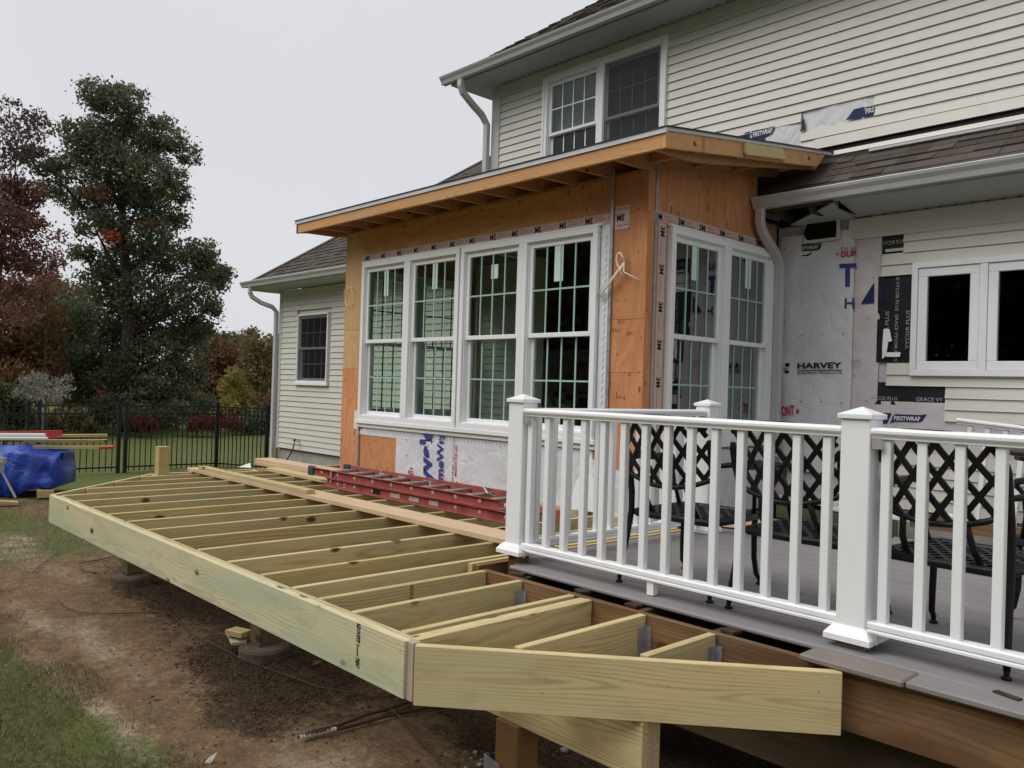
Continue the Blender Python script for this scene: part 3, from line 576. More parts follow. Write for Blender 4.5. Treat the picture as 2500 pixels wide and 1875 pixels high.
# ---------------------------------------------------------------- roofs, gutters
SL = .78
class Roof: pass
def shingle_field(parent, x0, x1, y0, z0, yend, clipx, indiv=True, slope=SL, expo=.143, tab=.30, name='shingle', base='roof_plane'):
    """roof plane rising +Y from (y0,z0); clipx(y)->(xa,xb) available interval"""
    ca = math.cos(math.atan(slope)); sa = math.sin(math.atan(slope)); Lr = (yend - y0) / ca; k = int(Lr / expo) + 1
    X_ = Vector((1, 0, 0)); S = Vector((0, ca, sa)); Nn = Vector((0, -sa, ca)); big = MB(); meshes = {}
    for i in range(k):
        s0 = i * expo; s1 = min(s0 + expo + .02, Lr); ym = y0 + ca * (s0 + expo / 2); a, b = clipx(ym)
        off_ = (.37 * i % 1) * tab; x = a - off_
        while x < b:
            wd = tab * random.uniform(.45, .95); xa, xb = max(x, a), min(x + wd, b); x += wd
            if xb - xa < .03: continue
            t = .011 + (.009 if random.random() < .5 else 0)
            if indiv:
                key = (round(xb - xa, 2), t)
                if key not in meshes:
                    l = key[0] / 2 - .0015; h = (s1 - s0) / 2
                    m = MB(); m.prism([(-h, 0), (-h, t), (h, .003), (h, 0)], -l, l); meshes[key] = m.mesh(name, M['shingle'])
                o_ = Vector((0, y0, z0)) + S * ((s0 + s1) / 2) + Nn * .004 + X_ * ((xa + xb) / 2)
                link(bpy.data.objects.new(name, meshes[key]), frame(o_, X_, S, Nn), parent)
            else:
                Mx = frame(Vector((0, y0, z0)) + S * s0 + Nn * .004, X_, S, Nn)
                big.prism([(0, 0), (0, t), (s1 - s0, .003), (s1 - s0, 0)], xa, xb - .003, Mx)
    if not indiv: o = big.add('shingle_courses', M['shingle'], parent); o['kind'] = 'stuff'; return o
# wing roof: hip from eave corner
EY, EZ = 7.10, 2.90
WX0 = -14.92
wing = MB(); T_ = 4.6
wing.poly([(WX0, EY, EZ), (-4.9, EY, EZ), (-4.9, EY + T_, EZ + SL * T_), (WX0 + T_, EY + T_, EZ + SL * T_)]); wing.poly([(WX0, EY, EZ), (WX0 + T_, EY + T_, EZ + SL * T_), (WX0, 14.5, EZ)])
wr = wing.add('wing_roof', M['shingle'], house); 
shingle_field(wr, 0, 0, EY, EZ, EY + 1.75, lambda y: (WX0 + (y - EY), -10.6), True)
shingle_field(wr, 0, 0, EY + 1.72 + .0, EZ + SL * 1.72, EY + 3.9, lambda y: (WX0 + (y - EY), -8.66), False)
MB().prism([(-.11, -.03), (0, .025), (.11, -.03), (0, .01)], 0, T_ * 1.62, frame((WX0, EY, EZ + .01), Vector((1, 1, SL)).normalized(), Vector((1, -1, 0)).normalized(), Vector((1, 1, SL)).normalized().cross(Vector((1, -1, 0)).normalized()) * -1)).add('hip_cap', M['shingle'], wr)
# right pent roof
pr = MB().poly([(-4.9, EY, EZ), (2, EY, EZ), (2, Y2, EZ + SL * (Y2 - EY)), (-4.9, Y2, EZ + SL * (Y2 - EY))]).add('pent_roof', M['shingle'], house)
shingle_field(pr, 0, 0, EY - .02, EZ, Y2 - .01, lambda y: ((-4.2 if y < 7.32 else -3.62), -.7), True)
# upper roof hip
UX0, UY0, UZ0 = -9.0, 7.12, 5.34; T2 = 5.5
up = MB(); up.poly([(UX0, UY0, UZ0), (3, UY0, UZ0), (3, UY0 + T2, UZ0 + .75 * T2), (UX0 + T2, UY0 + T2, UZ0 + .75 * T2)]); up.poly([(UX0, UY0, UZ0), (UX0 + T2, UY0 + T2, UZ0 + .75 * T2), (UX0, 16, UZ0)])
ur = up.add('upper_roof', M['shingle'], house); shingle_field(ur, 0, 0, UY0, UZ0, UY0 + T2, lambda y: (UX0 + (y - UY0), 1.5), False, .75)
# soffits
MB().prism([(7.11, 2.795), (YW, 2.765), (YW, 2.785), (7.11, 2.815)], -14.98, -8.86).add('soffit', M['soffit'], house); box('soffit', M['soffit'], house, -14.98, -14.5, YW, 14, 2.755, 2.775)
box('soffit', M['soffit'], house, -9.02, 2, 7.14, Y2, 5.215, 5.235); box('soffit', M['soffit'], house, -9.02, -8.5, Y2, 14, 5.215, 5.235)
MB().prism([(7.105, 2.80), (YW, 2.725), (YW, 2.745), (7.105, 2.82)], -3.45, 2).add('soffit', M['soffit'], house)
# torn soffit end panel at the left of the pent eave
flat('soffit', M['soffit'], house, [(-4.02, 7.42, 2.715), (-3.45, 7.11, 2.799), (-3.45, YW, 2.724), (-3.9, YW, 2.716)], .012, (0, 0, 1))
box('fascia', M['old_beam2'], house, -4.22, -3.4, 7.112, 7.135, 2.79, 2.88); box('soffit_dark_sheet', M['dark'], house, -4.22, -3.3, 7.132, YW + .3, 2.84, 2.86); box('soffit_dark_sheet', M['dark'], house, -4.22, -3.3, YW + .012, YW + .019, 2.72, 2.86); box('soffit_dark_sheet', M['dark'], house, -3.42, -3.41, 7.14, YW + .01, 2.737, 2.84)  # black sheets close the hole against the sky and stand in for its darkness
for x_ in (-4.05, -3.7): box('lookout', M['old_beam2'], house, x_, x_ + .04, 7.14, YW, 2.74, 2.83)
for i in range(28):   # soffit vent notches
    pass
def frieze(x0, x1, y, z0, z1): box('frieze_board', M['siding'], house, x0, x1, y - .02, y - .004, z0, z1, .002)
frieze(-14.43, -8.86, YW, 2.64, 2.75); frieze(-8.5, 2, Y2, 5.10, 5.21); frieze(-3.50, 2, YW, 2.52, 2.71)
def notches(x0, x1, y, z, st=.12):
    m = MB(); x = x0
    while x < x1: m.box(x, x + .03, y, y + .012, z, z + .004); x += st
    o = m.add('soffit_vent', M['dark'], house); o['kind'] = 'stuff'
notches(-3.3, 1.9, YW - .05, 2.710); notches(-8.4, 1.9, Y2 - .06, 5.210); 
def gutter(x0, x1, yf, zt, end_left=True, name='gutter'):
    # K-style, front towards -Y
    pr_ = [(0, 0), (-.004, .0), (.004, -.022), (.03, -.055), (.045, -.098), (.12, -.098), (.12, -.006), (.115, -.006), (.115, -.090), (.05, -.090), (.036, -.055), (.010, -.018), (.006, -.004)]
    l = (x1 - x0) / 2; m = MB().prism(pr_, -l, l); e = [(0, 0), (.004, -.022), (.03, -.055), (.045, -.098), (.12, -.098), (.12, -.006)]
    m.prism(e, -l - .003, -l); return m.add(name, M['gutter'], house, T((x0 + x1) / 2, yf, zt))
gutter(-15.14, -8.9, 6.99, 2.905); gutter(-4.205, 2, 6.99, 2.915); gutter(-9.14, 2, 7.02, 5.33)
box('fascia', M['gutter'], house, -15.0, -8.9, 7.115, 7.125, 2.80, 2.90); box('fascia', M['gutter'], house, -3.4, 2, 7.115, 7.125, 2.80, 2.9); box('fascia', M['gutter'], house, -9.02, 2, 7.14, 7.16, 5.215, 5.34)
box('fascia', M['gutter'], house, -15.0, -14.98, 7.11, 14, 2.755, 2.9); box('fascia', M['gutter'], house, -9.04, -9.02, 7.16, 14, 5.215, 5.34)
# drip edges (pale line between shingles and gutter)
box('drip_edge', M['white'], house, -4.2, 2, 6.995, 7.1, 2.918, 2.924); box('drip_edge', M['white'], house, -14.9, -8.9, 6.995, 7.1, 2.908, 2.914)
def downspout(path, name='downspout', w_=.04, d_=.032):
    return MB().tube(path, [w_] * len(path), 4).add(name, M['gutter'], house, bevel=.006)
def spout(path, bx=.042, by=.034):
    # rectangular tube swept along a path lying in one vertical plane
    pts = [Vector(p) for p in path]; m = MB()
    for i, p in enumerate(pts):
        d = (pts[min(i + 1, len(pts) - 1)] - pts[max(i - 1, 0)]).normalized(); a = Vector((1, 0, 0)); a = (a - d * a.dot(d)).normalized(); b = d.cross(a).normalized()
        for sx, sy in ((-1, -1), (1, -1), (1, 1), (-1, 1)): m.v.append(tuple(p + a * bx * sx + b * by * sy))
    for i in range(len(pts) - 1):
        for j in range(4): m.f.append((4*i + j, 4*i + (j+1) % 4, 4*i + 4 + (j+1) % 4, 4*i + 4 + j))
    m.f += [(0, 1, 2, 3), tuple(4 * (len(pts) - 1) + j for j in range(4))]
    return m.add('downspout', M['gutter'], house, bevel=.007, smooth=False)
spout([(-14.82, 7.06, 2.80), (-14.82, 7.06, 2.70), (-14.81, 7.10, 2.62), (-14.74, 7.25, 2.52), (-14.62, 7.42, 2.45), (-14.58, 7.49, 2.36), (-14.58, 7.49, -.5)])
spout([(-8.76, 7.10, 5.23), (-8.76, 7.10, 5.14), (-8.76, 7.14, 5.06), (-8.74, 7.30, 4.93), (-8.72, 7.46, 4.82), (-8.70, 7.54, 4.70), (-8.70, 7.54, 3.40)])
spout([(-4.14, 7.05, 2.82), (-4.14, 7.05, 2.70), (-4.14, 7.09, 2.62), (-4.14, 7.22, 2.52), (-4.14, 7.36, 2.43), (-4.14, 7.45, 2.33), (-4.14, 7.45, .45)], .040, .032)
# square vent box under the pent eave
vb = MB(); vb.box(-.17, .185, -.05, -.035, -.095, .105).add('vent', M['siding'], house, T(-3.76, YW, 2.625), bevel=.004)
pv = [(-.13, -.07), (-.165, -.02), (-.16, .03), (-.14, .085), (.155, .085), (.155, -.07)]
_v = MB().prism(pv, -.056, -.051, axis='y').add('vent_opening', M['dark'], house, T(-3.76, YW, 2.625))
# ---------------------------------------------------------------- windows
def gl(par, Mx, x0, x1, z0, z1, y, mat): 
    m = MB(); m.poly([(x0, y, z0), (x1, y, z0), (x1, y, z1), (x0, y, z1)]); return m.add('pane', M[mat], par, Mx)
def rect_frame(m, x0, x1, z0, z1, w_, y0, y1, b=None):
    b = b or w_; m.box(x0, x1, y0, y1, z0, z0 + b); m.box(x0, x1, y0, y1, z1 - w_, z1); m.box(x0, x0 + w_, y0, y1, z0 + b, z1 - w_); m.box(x1 - w_, x1, y0, y1, z0 + b, z1 - w_)
def sash(par, Mx, x0, x1, z0, z1, y, cols, rows, gmat, mmat, bars=.016, fw=.042, name='sash', inner=True):
    m = MB(); rect_frame(m, x0, x1, z0, z1, fw, y, y + .035); s = m.add(name, M['wframe'], par, Mx, bevel=.003)
    a, b, c, d = x0 + fw, x1 - fw, z0 + fw, z1 - fw
    gl(s, Mx, a, b, c, d, y + .012, gmat)
    g = MB(); 
    for i in range(1, cols): xx = a + (b - a) * i / cols; g.box(xx - bars / 2, xx + bars / 2, y + .004, y + .010, c, d)
    for j in range(1, rows): zz = c + (d - c) * j / rows; g.box(a, b, y + .0045, y + .0095, zz - bars / 2, zz + bars / 2)
    g.add('grille', M[mmat], s, Mx); return s
def double_hung(par, Mx, x0, x1, z0, z1, cols=4, gmat='glass', mmat='mint', depth=0.0, sticker=None, jamb=.045, rows=2, screen=False):
    m = MB(); rect_frame(m, x0, x1, z0, z1, jamb, -.035, .06); rect_frame(m, x0 + jamb, x1 - jamb, z0 + jamb, z1 - jamb, .012, -.012, .06)
    wn = m.add('window', M['wframe'], par, Mx, bevel=.003); a, b, c, d = x0 + jamb + .012, x1 - jamb - .012, z0 + jamb + .008, z1 - jamb - .012; mid = (c + d) / 2 
    sash(wn, Mx, a, b, mid - .022, d, .0, cols, rows, gmat, mmat); sash(wn, Mx, a, b, c, mid + .02, .026 if False else .04, cols, rows, gmat, mmat)
    MB().box(a + .02, b - .02, -.006, .012, mid - .02, mid + .015).add('lock_rail', M['wframe'], wn, Mx)
    if sticker:
        sx, sw, sz, sh = sticker; MB().box((a + b) / 2 + sx - sw / 2, (a + b) / 2 + sx + sw / 2, .0095, .0105, d - .042 - sz - sh, d - .042 - sz).add('sticker', M['mintl'], wn, Mx)
    if screen: gl(wn, Mx, a, b, c, d, -.02, 'screen')
    return wn
def YM(x, z, y): return T(x, y, z)
# wing window
double_hung(house, T(0, YW - .01, 0), -13.80, -12.72, 1.03, 2.28, 4, 'glass_n', 'greyink', jamb=.035, screen=True)
box('window_sill', M['wframe'], house, -13.84, -12.68, YW - .06, YW - .02, .985, 1.03, .003)
# upper pair
double_hung(house, T(0, Y2 - .005, 0), U_WX0, (U_WX0 + U_WX1) / 2, 3.62, U_WZ1, 4, 'glass_n', 'wframe', jamb=.05)
double_hung(house, T(0, Y2 - .005, 0), (U_WX0 + U_WX1) / 2, U_WX1, 3.62, U_WZ1, 4, 'glass_n', 'greyink', jamb=.05, screen=True)
mb = MB(); rect_frame(mb, U_WX0 - .035, U_WX1 + .035, 3.55, U_WZ1 + .035, .036, -.05, -.006); mb.add('window_casing', M['wframe'], house, T(0, Y2, 0), bevel=.003)
# blinds behind the upper pair
for k_ in range(34):
    z_ = 4.98 - k_ * .036
    if z_ > 4.30: MB().box(-.42, .42, -.002, .002, -.019, .019).add('blind_slat', M['white'], house, T(-7.13, Y2 + .085, z_) @ Rx(R(62)))
    MB().box(-.42, .42, -.002, .002, -.019, .019).add('blind_slat', M['white'], house, T(-6.2, Y2 + .085, z_) @ Rx(R(62)))
# casements on the right
mb = MB(); rect_frame(mb, CX0 - .03, CX1 + .03, CZ0 - .03, CZ1 + .03, .05, -.045, .05); cm = (CX0 + CX1) / 2 - .08
cm = -2.335; mb.box(cm - .03, cm + .03, -.04, .05, CZ0 + .02, CZ1 - .02); mb.box(-1.79, -1.73, -.04, .05, CZ0 + .02, CZ1 - .02)
cas = mb.add('casement_window', M['wframe'], house, T(0, YW, 0), bevel=.003)
for a, b in ((CX0 + .022, cm - .032), (cm + .032, -1.792), (-1.728, CX1 - .022)):
    m = MB(); rect_frame(m, a, b, CZ0 + .022, CZ1 - .022, .075, -.03, .02); s = m.add('sash', M['wframe'], cas, T(0, YW, 0), bevel=.004); gl(s, T(0, YW, 0), a + .075, b - .075, CZ0 + .097, CZ1 - .097, -.01, 'glass_n')
# dark rooms behind openings
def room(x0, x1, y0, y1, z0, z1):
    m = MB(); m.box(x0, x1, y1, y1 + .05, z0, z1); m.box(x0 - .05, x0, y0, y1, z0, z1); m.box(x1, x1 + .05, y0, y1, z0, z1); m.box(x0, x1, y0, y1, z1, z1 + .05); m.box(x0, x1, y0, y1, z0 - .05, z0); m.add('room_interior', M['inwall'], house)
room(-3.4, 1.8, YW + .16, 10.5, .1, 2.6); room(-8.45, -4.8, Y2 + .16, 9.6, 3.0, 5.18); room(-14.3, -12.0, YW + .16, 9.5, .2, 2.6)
box('countertop_box', M['white'], house, -2.52, -2.42, YW + .25, YW + .32, 1.36, 1.5)
# wall between sunroom and house: siding left, wide dark opening right
box('wall', M['siding'], house, -8.86, -7.45, YW + .02, YW + .14, -.2, 2.74); siding(0.0, 2.66, YW, -8.7, -7.45, [])
room(-7.4, -3.6, YW + .16, 10.5, .0, 2.6); box('dark_wall_end_cover', M['inwall'], house, -7.452, -7.43, YW - .02, YW + .15, 0, 2.2); box('wall', M['inwall'], house, -4.9, -4.24, YW + .02, YW + .14, -.2, 2.74); box('wall', M['inwall'], house, -7.45, -4.9, YW + .02, YW + .14, 2.2, 2.9)  # thin dark strip added over the lit wall end to hide its brightness
# faucet and hose on the wing wall
fa = at_y(448 + 1225 * .22604 + 2, 1000 + 340 * .22604, YW - .06)
fc = empty('outdoor_faucet', fa, 'small metal spigot with black wheel on the wing wall above the hose', 'faucet')
MB().tube([fa + Vector((0, .06, 0)), fa, fa + Vector((.0, -.05, -.01)), fa + Vector((0, -.07, -.05))], .012, 8).add('spout', M['alu'], fc, smooth=True)
MB().lathe([(.005, -.01), (.03, -.01), (.03, .006), (.005, .006)], 10, T(*(fa + Vector((-.07, -.02, .0)))) @ Ry(R(90))).add('wheel', M['black'], fc)
MB().tube([fa + Vector((-.07, -.02, 0)), fa + Vector((0, 0, 0))], .006, 6).add('stem', M['alu'], fc)
h0 = fa + Vector((0, -.075, -.06)); hp = [h0, h0 + Vector((-.02, -.01, -.1)), h0 + Vector((-.12, -.06, -.28)), h0 + Vector((-.22, -.12, -.5)), h0 + Vector((-.25, -.2, -.72))]
tag(MB().tube(hp, .013, 8).add('garden_hose', M['hose'], None, smooth=True), 'green garden hose hanging from the spigot on the wing wall', 'hose')
# ---------------------------------------------------------------- sunroom addition
SX0, SX1, SY = -8.85, -4.23, 5.45
sun = empty('sunroom', (-6.5, 6.4, 0), 'plywood sunroom addition with white windows and open rafter eave under construction', 'sunroom')
def zr_(y): return 3.00 + .145 * (y - 5.0)          # roof deck underside
def ply(x0, x1, z0, z1, mat='ply', y=SY): return box('plywood_panel', M[mat], sun, x0 + .0015, x1 - .0015, y, y + .012, z0 + .0015, z1 - .0015)
z_a, z_b = at_y(842, 807, SY).z, at_y(840, 900, SY).z; z_c, z_d = at_y(1560, 778, SY).z, at_y(1560, 910, SY).z
ply(SX0, -8.44, z_a, 2.875, 'ply_pale'); ply(SX0, -8.44, z_b, z_a, 'ply_pale'); ply(SX0, -8.44, -.02, z_b)
ply(-8.44, -7.58, 2.48, 2.875, 'ply_h'); ply(-7.58, -5.16, 2.48, 2.875, 'ply_h'); ply(-5.16, -4.62, 2.48, 2.875)
ply(-4.62, SX1, z_c, 2.875); ply(-4.62, SX1, z_d, z_c, 'ply'); ply(-4.62, SX1, -.02, z_d)
ply(-8.44, -7.2, -.02, .58); ply(-7.2, -4.62, -.02, .58)
box('wall_frame', M['rafter_wood'], sun, SX0 + .01, -8.44, SY + .013, SY + .1, 0, 2.9); box('wall_frame', M['rafter_wood'], sun, -4.72, SX1 - .01, SY + .013, SY + .1, 0, 2.9); box('wall_frame', M['rafter_wood'], sun, -8.44, -4.72, SY + .013, SY + .1, 2.5, 2.9)
def plyx(y0, y1, z0a, z1a, X=SX1, mat='ply', top=None):
    t0 = top(y0) if top else z1a; t1 = top(y1) if top else z1a; yc = (y0 + y1) / 2; zc = (z0a + z1a) / 2; d = .0015
    return MB().prism([(y0 + d - yc, z0a + d - zc), (y1 - d - yc, z0a + d - zc), (y1 - d - yc, t1 - d - zc), (y0 + d - yc, t0 - d - zc)], -.006, .006).add('plywood_panel', M[mat], sun, T(X - .006 if X > -6 else X + .006, yc, zc))
plyx(5.45, 5.72, -.02, 3.0, top=lambda y: zr_(y)); plyx(5.72, 6.60, 2.46, 3.1, top=lambda y: zr_(y)); plyx(6.60, 7.14, 2.46, 3.1, top=lambda y: zr_(y)); plyx(7.14, YW - .02, 2.46, 2.74)
plyx(5.72, 7.5, -.02, .6); plyx(7.44, YW - .0, .6, 2.46)
plyx(5.463, 5.75, -.02, 3.0, SX0, 'ply', lambda y: zr_(y)); plyx(5.75, 7.4, 2.48, 3.1, SX0, 'ply', lambda y: zr_(y)); plyx(5.75, 7.4, -.02, .62, SX0); plyx(7.4, YW - .02, -.02, 3.1, SX0, 'ply', lambda y: zr_(y) - .3)
box('interior_floor', M['infloor'], sun, SX0 + .02, SX1 - .02, SY + .1, YW, -.02, .0)
box('ledger_board', M['old_beam'], sun, SX0 + .1, SX1 - .03, SY + .02, SY + .06, -.30, -.02)
# roof structure
for i in range(14):
    x = -9.16 + i * .4095
    y0, y1 = 5.02, YW - .05
    MB().prism([(y0, 2.868), (SY + .0, 2.878), (SY + .2, 2.90), (y1, zr_(y1) - .14), (y1, zr_(y1) - .002), (y0, zr_(y0) - .002)], -.019, .019).add('rafter', M['rafter_wood'], sun, T(x if x < -4 else x - .0, 0, 0) if x < -4.3 else T(x, 0, 0), bevel=0)
for y in (5.47, 6.08, 6.69):
    MB().prism([(0, 0), (.5, 0), (.5, .13), (0, .13)], -.019, .019, axis='y').add('lookout', M['rafter_wood'], sun, T(-4.22, y, zr_(y) - .135))
MB().prism([(4.985, zr_(4.985)), (YW + .04, zr_(YW + .04)), (YW + .04, zr_(YW + .04) + .016), (4.985, zr_(4.985) + .016)], -9.26, -3.72).add('roof_deck', M['ply'], sun)
MB().prism([(4.965, zr_(4.965) + .016), (YW + .05, zr_(YW + .05) + .016), (YW + .05, zr_(YW + .05) + .026), (4.965, zr_(4.965) + .026)], -9.28, -3.70).add('roofing_membrane', M['blk_mem'], sun)
box('fascia_board', M['fascia_wood'], sun, -9.26, -3.76, 4.985, 5.02, 2.862, 2.998, .003)
MB().prism([(4.985, 2.862), (7.32, 2.862 + .145 * 2.335), (7.50, 2.998 + .145 * 2.515), (4.985, 2.998)], -.018, .018).add('rake_board', M['fascia_wood'], sun, T(-3.741, 0, 0))
MB().prism([(4.985, 2.862), (6.9, 2.862 + .145 * 1.915), (6.95, 2.998 + .145 * 1.965), (4.985, 2.998)], -.018, .018).add('rake_board', M['fascia_wood'], sun, T(-9.242, 0, 0))
MB().prism([(4.972, 2.972), (4.98, 2.972), (4.98, 3.018), (4.972, 3.018)], -9.275, -3.71).add('drip_edge', M['drip'], sun)
MB().prism([(4.97, 2.985), (7.58, 2.985 + .145 * 2.61), (7.58, 3.024 + .145 * 2.61), (4.97, 3.024)], -3.722, -3.712).add('drip_edge', M['drip'], sun)
MB().prism([(-.33, -.045), (.32, -.045), (.27, .045), (-.33, .05)], -.018, .018).add('nailed_block', M['pt'], sun, T(-3.70, 6.36, zr_(6.36) - .075) @ Rx(math.atan(.145)), bevel=.003)
# windows: front row of four
Wf = T(0, SY - .012, 0); xs_ = [-8.42, -7.51, -6.59, -5.66, -4.73]; zw0, zw1 = .62, 2.47
for i in range(4):
    st = ((0, .085, 0, .30), (0, .085, 0, .28), (.02, .10, .10, .14), (-.03, .11, 0, .33))[i]
    double_hung(sun, Wf, xs_[i] + (.012 if i == 2 else 0), xs_[i + 1] - (.012 if i == 1 else 0), zw0, zw1, 4, 'glass', 'mint', sticker=st, jamb=.055)
box('window_sill', M['wframe'], sun, -8.46, -4.70, SY - .055, SY - .012, .575, .62, .004); box('window_sill', M['wframe'], sun, -8.45, -4.71, SY - .03, SY - .002, .53, .572, .003)
box('window_head', M['wframe'], sun, -8.44, -4.70, SY - .04, SY - .004, 2.472, 2.492, .003)
# right side pair
Ws = frame((SX1 + .012, 0, 0), (0, 1, 0), (-1, 0, 0), (0, 0, 1))
double_hung(sun, Ws, 5.74, 6.60, .62, 2.45, 4, 'glass_s', 'mint', sticker=(-.03, .10, 0, .30), jamb=.055); double_hung(sun, Ws, 6.60, 7.43, .62, 2.45, 4, 'glass_s', 'mint', sticker=(0, .10, 0, .28), jamb=.055)
box('window_head', M['wframe'], sun, SX1 + .004, SX1 + .04, 5.72, 7.46, 2.452, 2.474, .003); box('window_sill', M['wframe'], sun, SX1 + .004, SX1 + .05, 5.72, 7.46, .565, .62, .003)
# left side pair (seen through the front glass)
Wl = frame((SX0 - .012, 0, 0), (0, -1, 0), (1, 0, 0), (0, 0, 1))
double_hung(sun, Wl, -7.39, -6.58, .64, 2.47, 4, 'glass_c', 'black', jamb=.045, rows=2); double_hung(sun, Wl, -6.57, -5.76, .64, 2.47, 4, 'glass_c', 'black', jamb=.045, rows=2)
# metal straps
def strap(x, z0, z1, y=SY - .004, X=None):
    o = (box('metal_strap', M['galv'], sun, x - .016, x + .016, y - .002, y, z0, z1) if X is None else box('metal_strap', M['galv'], sun, X, X + .002, x - .016, x + .016, z0, z1)); return o
strap(-8.43, .0, 2.56, SY - .016); strap(-4.60, .3, 2.94, SY - .016); strap(5.56, .3, 2.96, X=SX1 + .006)
# flashing tape and prints
def mtx(items, par):
    for a, O, X, U, b in items: text(a, M['ink'], par, O, X, U, b)
tp = box('flashing_tape', M['flash'], sun, -8.45, -4.63, SY - .0035, SY - .001, 2.485, 2.575); it, it2 = [], []
x = -8.40
while x < -4.7:
    it.append(('3M', (x + .085, SY - .005, 2.560), (-.085, 0, 0), (0, 0, -.055), .035)); it2 += [('All Weather', (x + .20, SY - .005, 2.560), (-.09, 0, 0), (0, 0, -.014), .0), ('Flashing Tape 8067', (x + .235, SY - .005, 2.535), (-.13, 0, 0), (0, 0, -.014), .0), ('V', (x + .275, SY - .005, 2.555), (-.02, 0, 0), (0, 0, -.03), .0)]; x += .317
mtx(it, tp); merge_text(it2, 'fine_print', M['brownink'], tp, 'stuff')
tq = box('flashing_tape', M['flash'], sun, -4.575, -4.42, SY - .0035, SY - .001, 2.42, 2.62)
mtx([('3M', (-4.47, SY - .005, 2.545), (-.085, 0, 0), (0, 0, -.055), .035)], tq)
merge_text([('Flashing Tape 8067', (-4.43, SY - .005, 2.60 - k * .14), (-.12, 0, 0), (0, 0, -.016), .0) for k in (0, 1)], 'fine_print', M['brownink'], tq, 'stuff')
ts = box('flashing_tape', M['flash'], sun, SX1 + .001, SX1 + .0035, 5.53, 7.46, 2.475, 2.56); it, it2 = [], []; y = 5.55
while y < 7.4:
    it.append(('3M', (SX1 + .005, y, 2.490), (0, .09, 0), (0, 0, .055), .035)); it2 += [('All Weather', (SX1 + .005, y + .12, 2.525), (0, .09, 0), (0, 0, .014), .0), ('Flashing Tape 8067', (SX1 + .005, y + .12, 2.495), (0, .12, 0), (0, 0, .014), .0)]; y += .317
mtx(it, ts); merge_text(it2, 'fine_print', M['brownink'], ts, 'stuff')
tv = box('flashing_tape', M['flash'], sun, SX1 + .001, SX1 + .0035, 5.60, 5.70, .3, 2.472); it, it2 = [], []; z = 2.44
while z > .5:
    it.append(('3M', (SX1 + .005, 5.625, z), (0, 0, -.085), (0, .055, 0), .035)); it2 += [('Flashing Tape 8067', (SX1 + .005, 5.63, z - .12), (0, 0, -.13), (0, .014, 0), .0)]; z -= .317
mtx(it, tv); merge_text(it2, 'fine_print', M['brownink'], tv, 'stuff')
# white zip flashing strips with tick marks
def ticks(par, seq): 
    m = MB()
    for a, b in seq: d = (Vector(b) - Vector(a)).normalized(); n_ = Vector((0, -1, 0)); s_ = d.cross(n_) * .002; m.poly([Vector(a) - s_, Vector(b) - s_, Vector(b) + s_, Vector(a) + s_])
    o = m.add('print_marks', M['navy'], par); return o
f1 = box('white_flashing', M['flashw'], sun, -4.72, -4.618, SY - .006, SY - .0015, .3, 2.48); ticks(f1, [((-4.66 + .012, SY - .0075, z), (-4.66 - .008, SY - .0075, z - .04)) for z in np.arange(.4, 2.4, .062)])
f2 = box('white_flashing', M['flashw'], sun, -8.46, -4.75, SY - .006, SY - .0015, .44, .53); ticks(f2, [((x, SY - .0075, .505), (x + .02, SY - .0075, .475)) for x in np.arange(-8.25, -5, .055)])
f3 = box('white_flashing', M['flashw'], sun, -8.55, -8.44, SY - .006, SY - .0015, .50, .72)
tz = box('flashing_tape', M['flashw'], sun, -8.47, -8.36, SY - .008, SY - .0062, .45, .56); mtx([('3M', (-8.46, SY - .0095, .50), (.04, 0, -.03), (.03, 0, .04), .05), ('3M', (-8.41, SY - .0095, .53), (.04, 0, -.03), (.03, 0, .04), .02)], tz)
# house wrap under the front windows
Wa = wrap_sheet('house_wrap', [(-7.66, -.0), (-4.62, .445)], SY - .013, parent=sun, wob=.007)
Z5 = lambda a, b: (700 + a * .40687, 1000 + b * .40687); ZA = lambda a, b: (1150 + a * .40687, 900 + b * .40687)
ys = SY - .026
wtext('yvek', M['blue'], Wa, (868, 452), (868, 112), (800, 452), .04, Z5, ys); wtext('meWrap', M['blue'], Wa, (936, 425), (944, 85), (898, 425), .03, Z5, ys)
wtext('MADE IN THE USA', M['redink'], Wa, (1018, 400), (1023, 215), (1005, 400), .02, Z5, ys); wtext('800-448-9835  tyvek.com/homewrap', M['ink'], Wa, (1000, 432), (1006, 160), (990, 432), .0, Z5, ys)
wtext('NT', M['redink'], Wa, (758, 405), (758, 362), (730, 405), .03, Z5, ys); wpoly(M['redink'], Wa, [(736, 358), (756, 357), (746, 344)], Z5, ys)
for a, b in ((715, 180), (720, 275), (1283, 226), (1287, 350), (1020, 435), (1165, 142)): wpoly(M['ink'], Wa, [(a - 3, b - 4), (a + 3, b - 4), (a + 2, b + 4), (a - 2, b + 4)], Z5, SY - .024, 'staple')
Wb = wrap_sheet('house_wrap', [(-4.62, -.05), (SX1 + .01, .38)], SY - .016, parent=sun, wob=.012)
wtext('MADE IN THE', M['redink'], Wb, (752, 600), (742, 752), (768, 600), .03, ZA, SY - .036); wtext('tyvek.com/home', M['ink'], Wb, (756, 705), (742, 840), (770, 705), .01, ZA, SY - .036)
Wc = wrap_sheet('house_wrap', [(0, -.05), (1.9, .54)], 0, parent=sun, wob=.01); Wc.matrix_basis = frame((SX1 + .014, 5.5 + .95, .245), (0, 1, 0), (-1, 0, 0), (0, 0, 1)); WM[Wc.name] = Wc.matrix_basis.copy()
# loose white flap of wrap hanging over the joists
fl = [at_y(*ZA(a, b), SY - .05 - .12 * k) for a, b, k in ((622, 690, 0), (720, 520, 0), (770, 640, 0), (740, 862, 1), (590, 840, 1))]
m = MB(); m.poly(fl); m.add('wrap_flap', M['wrap'], sun)
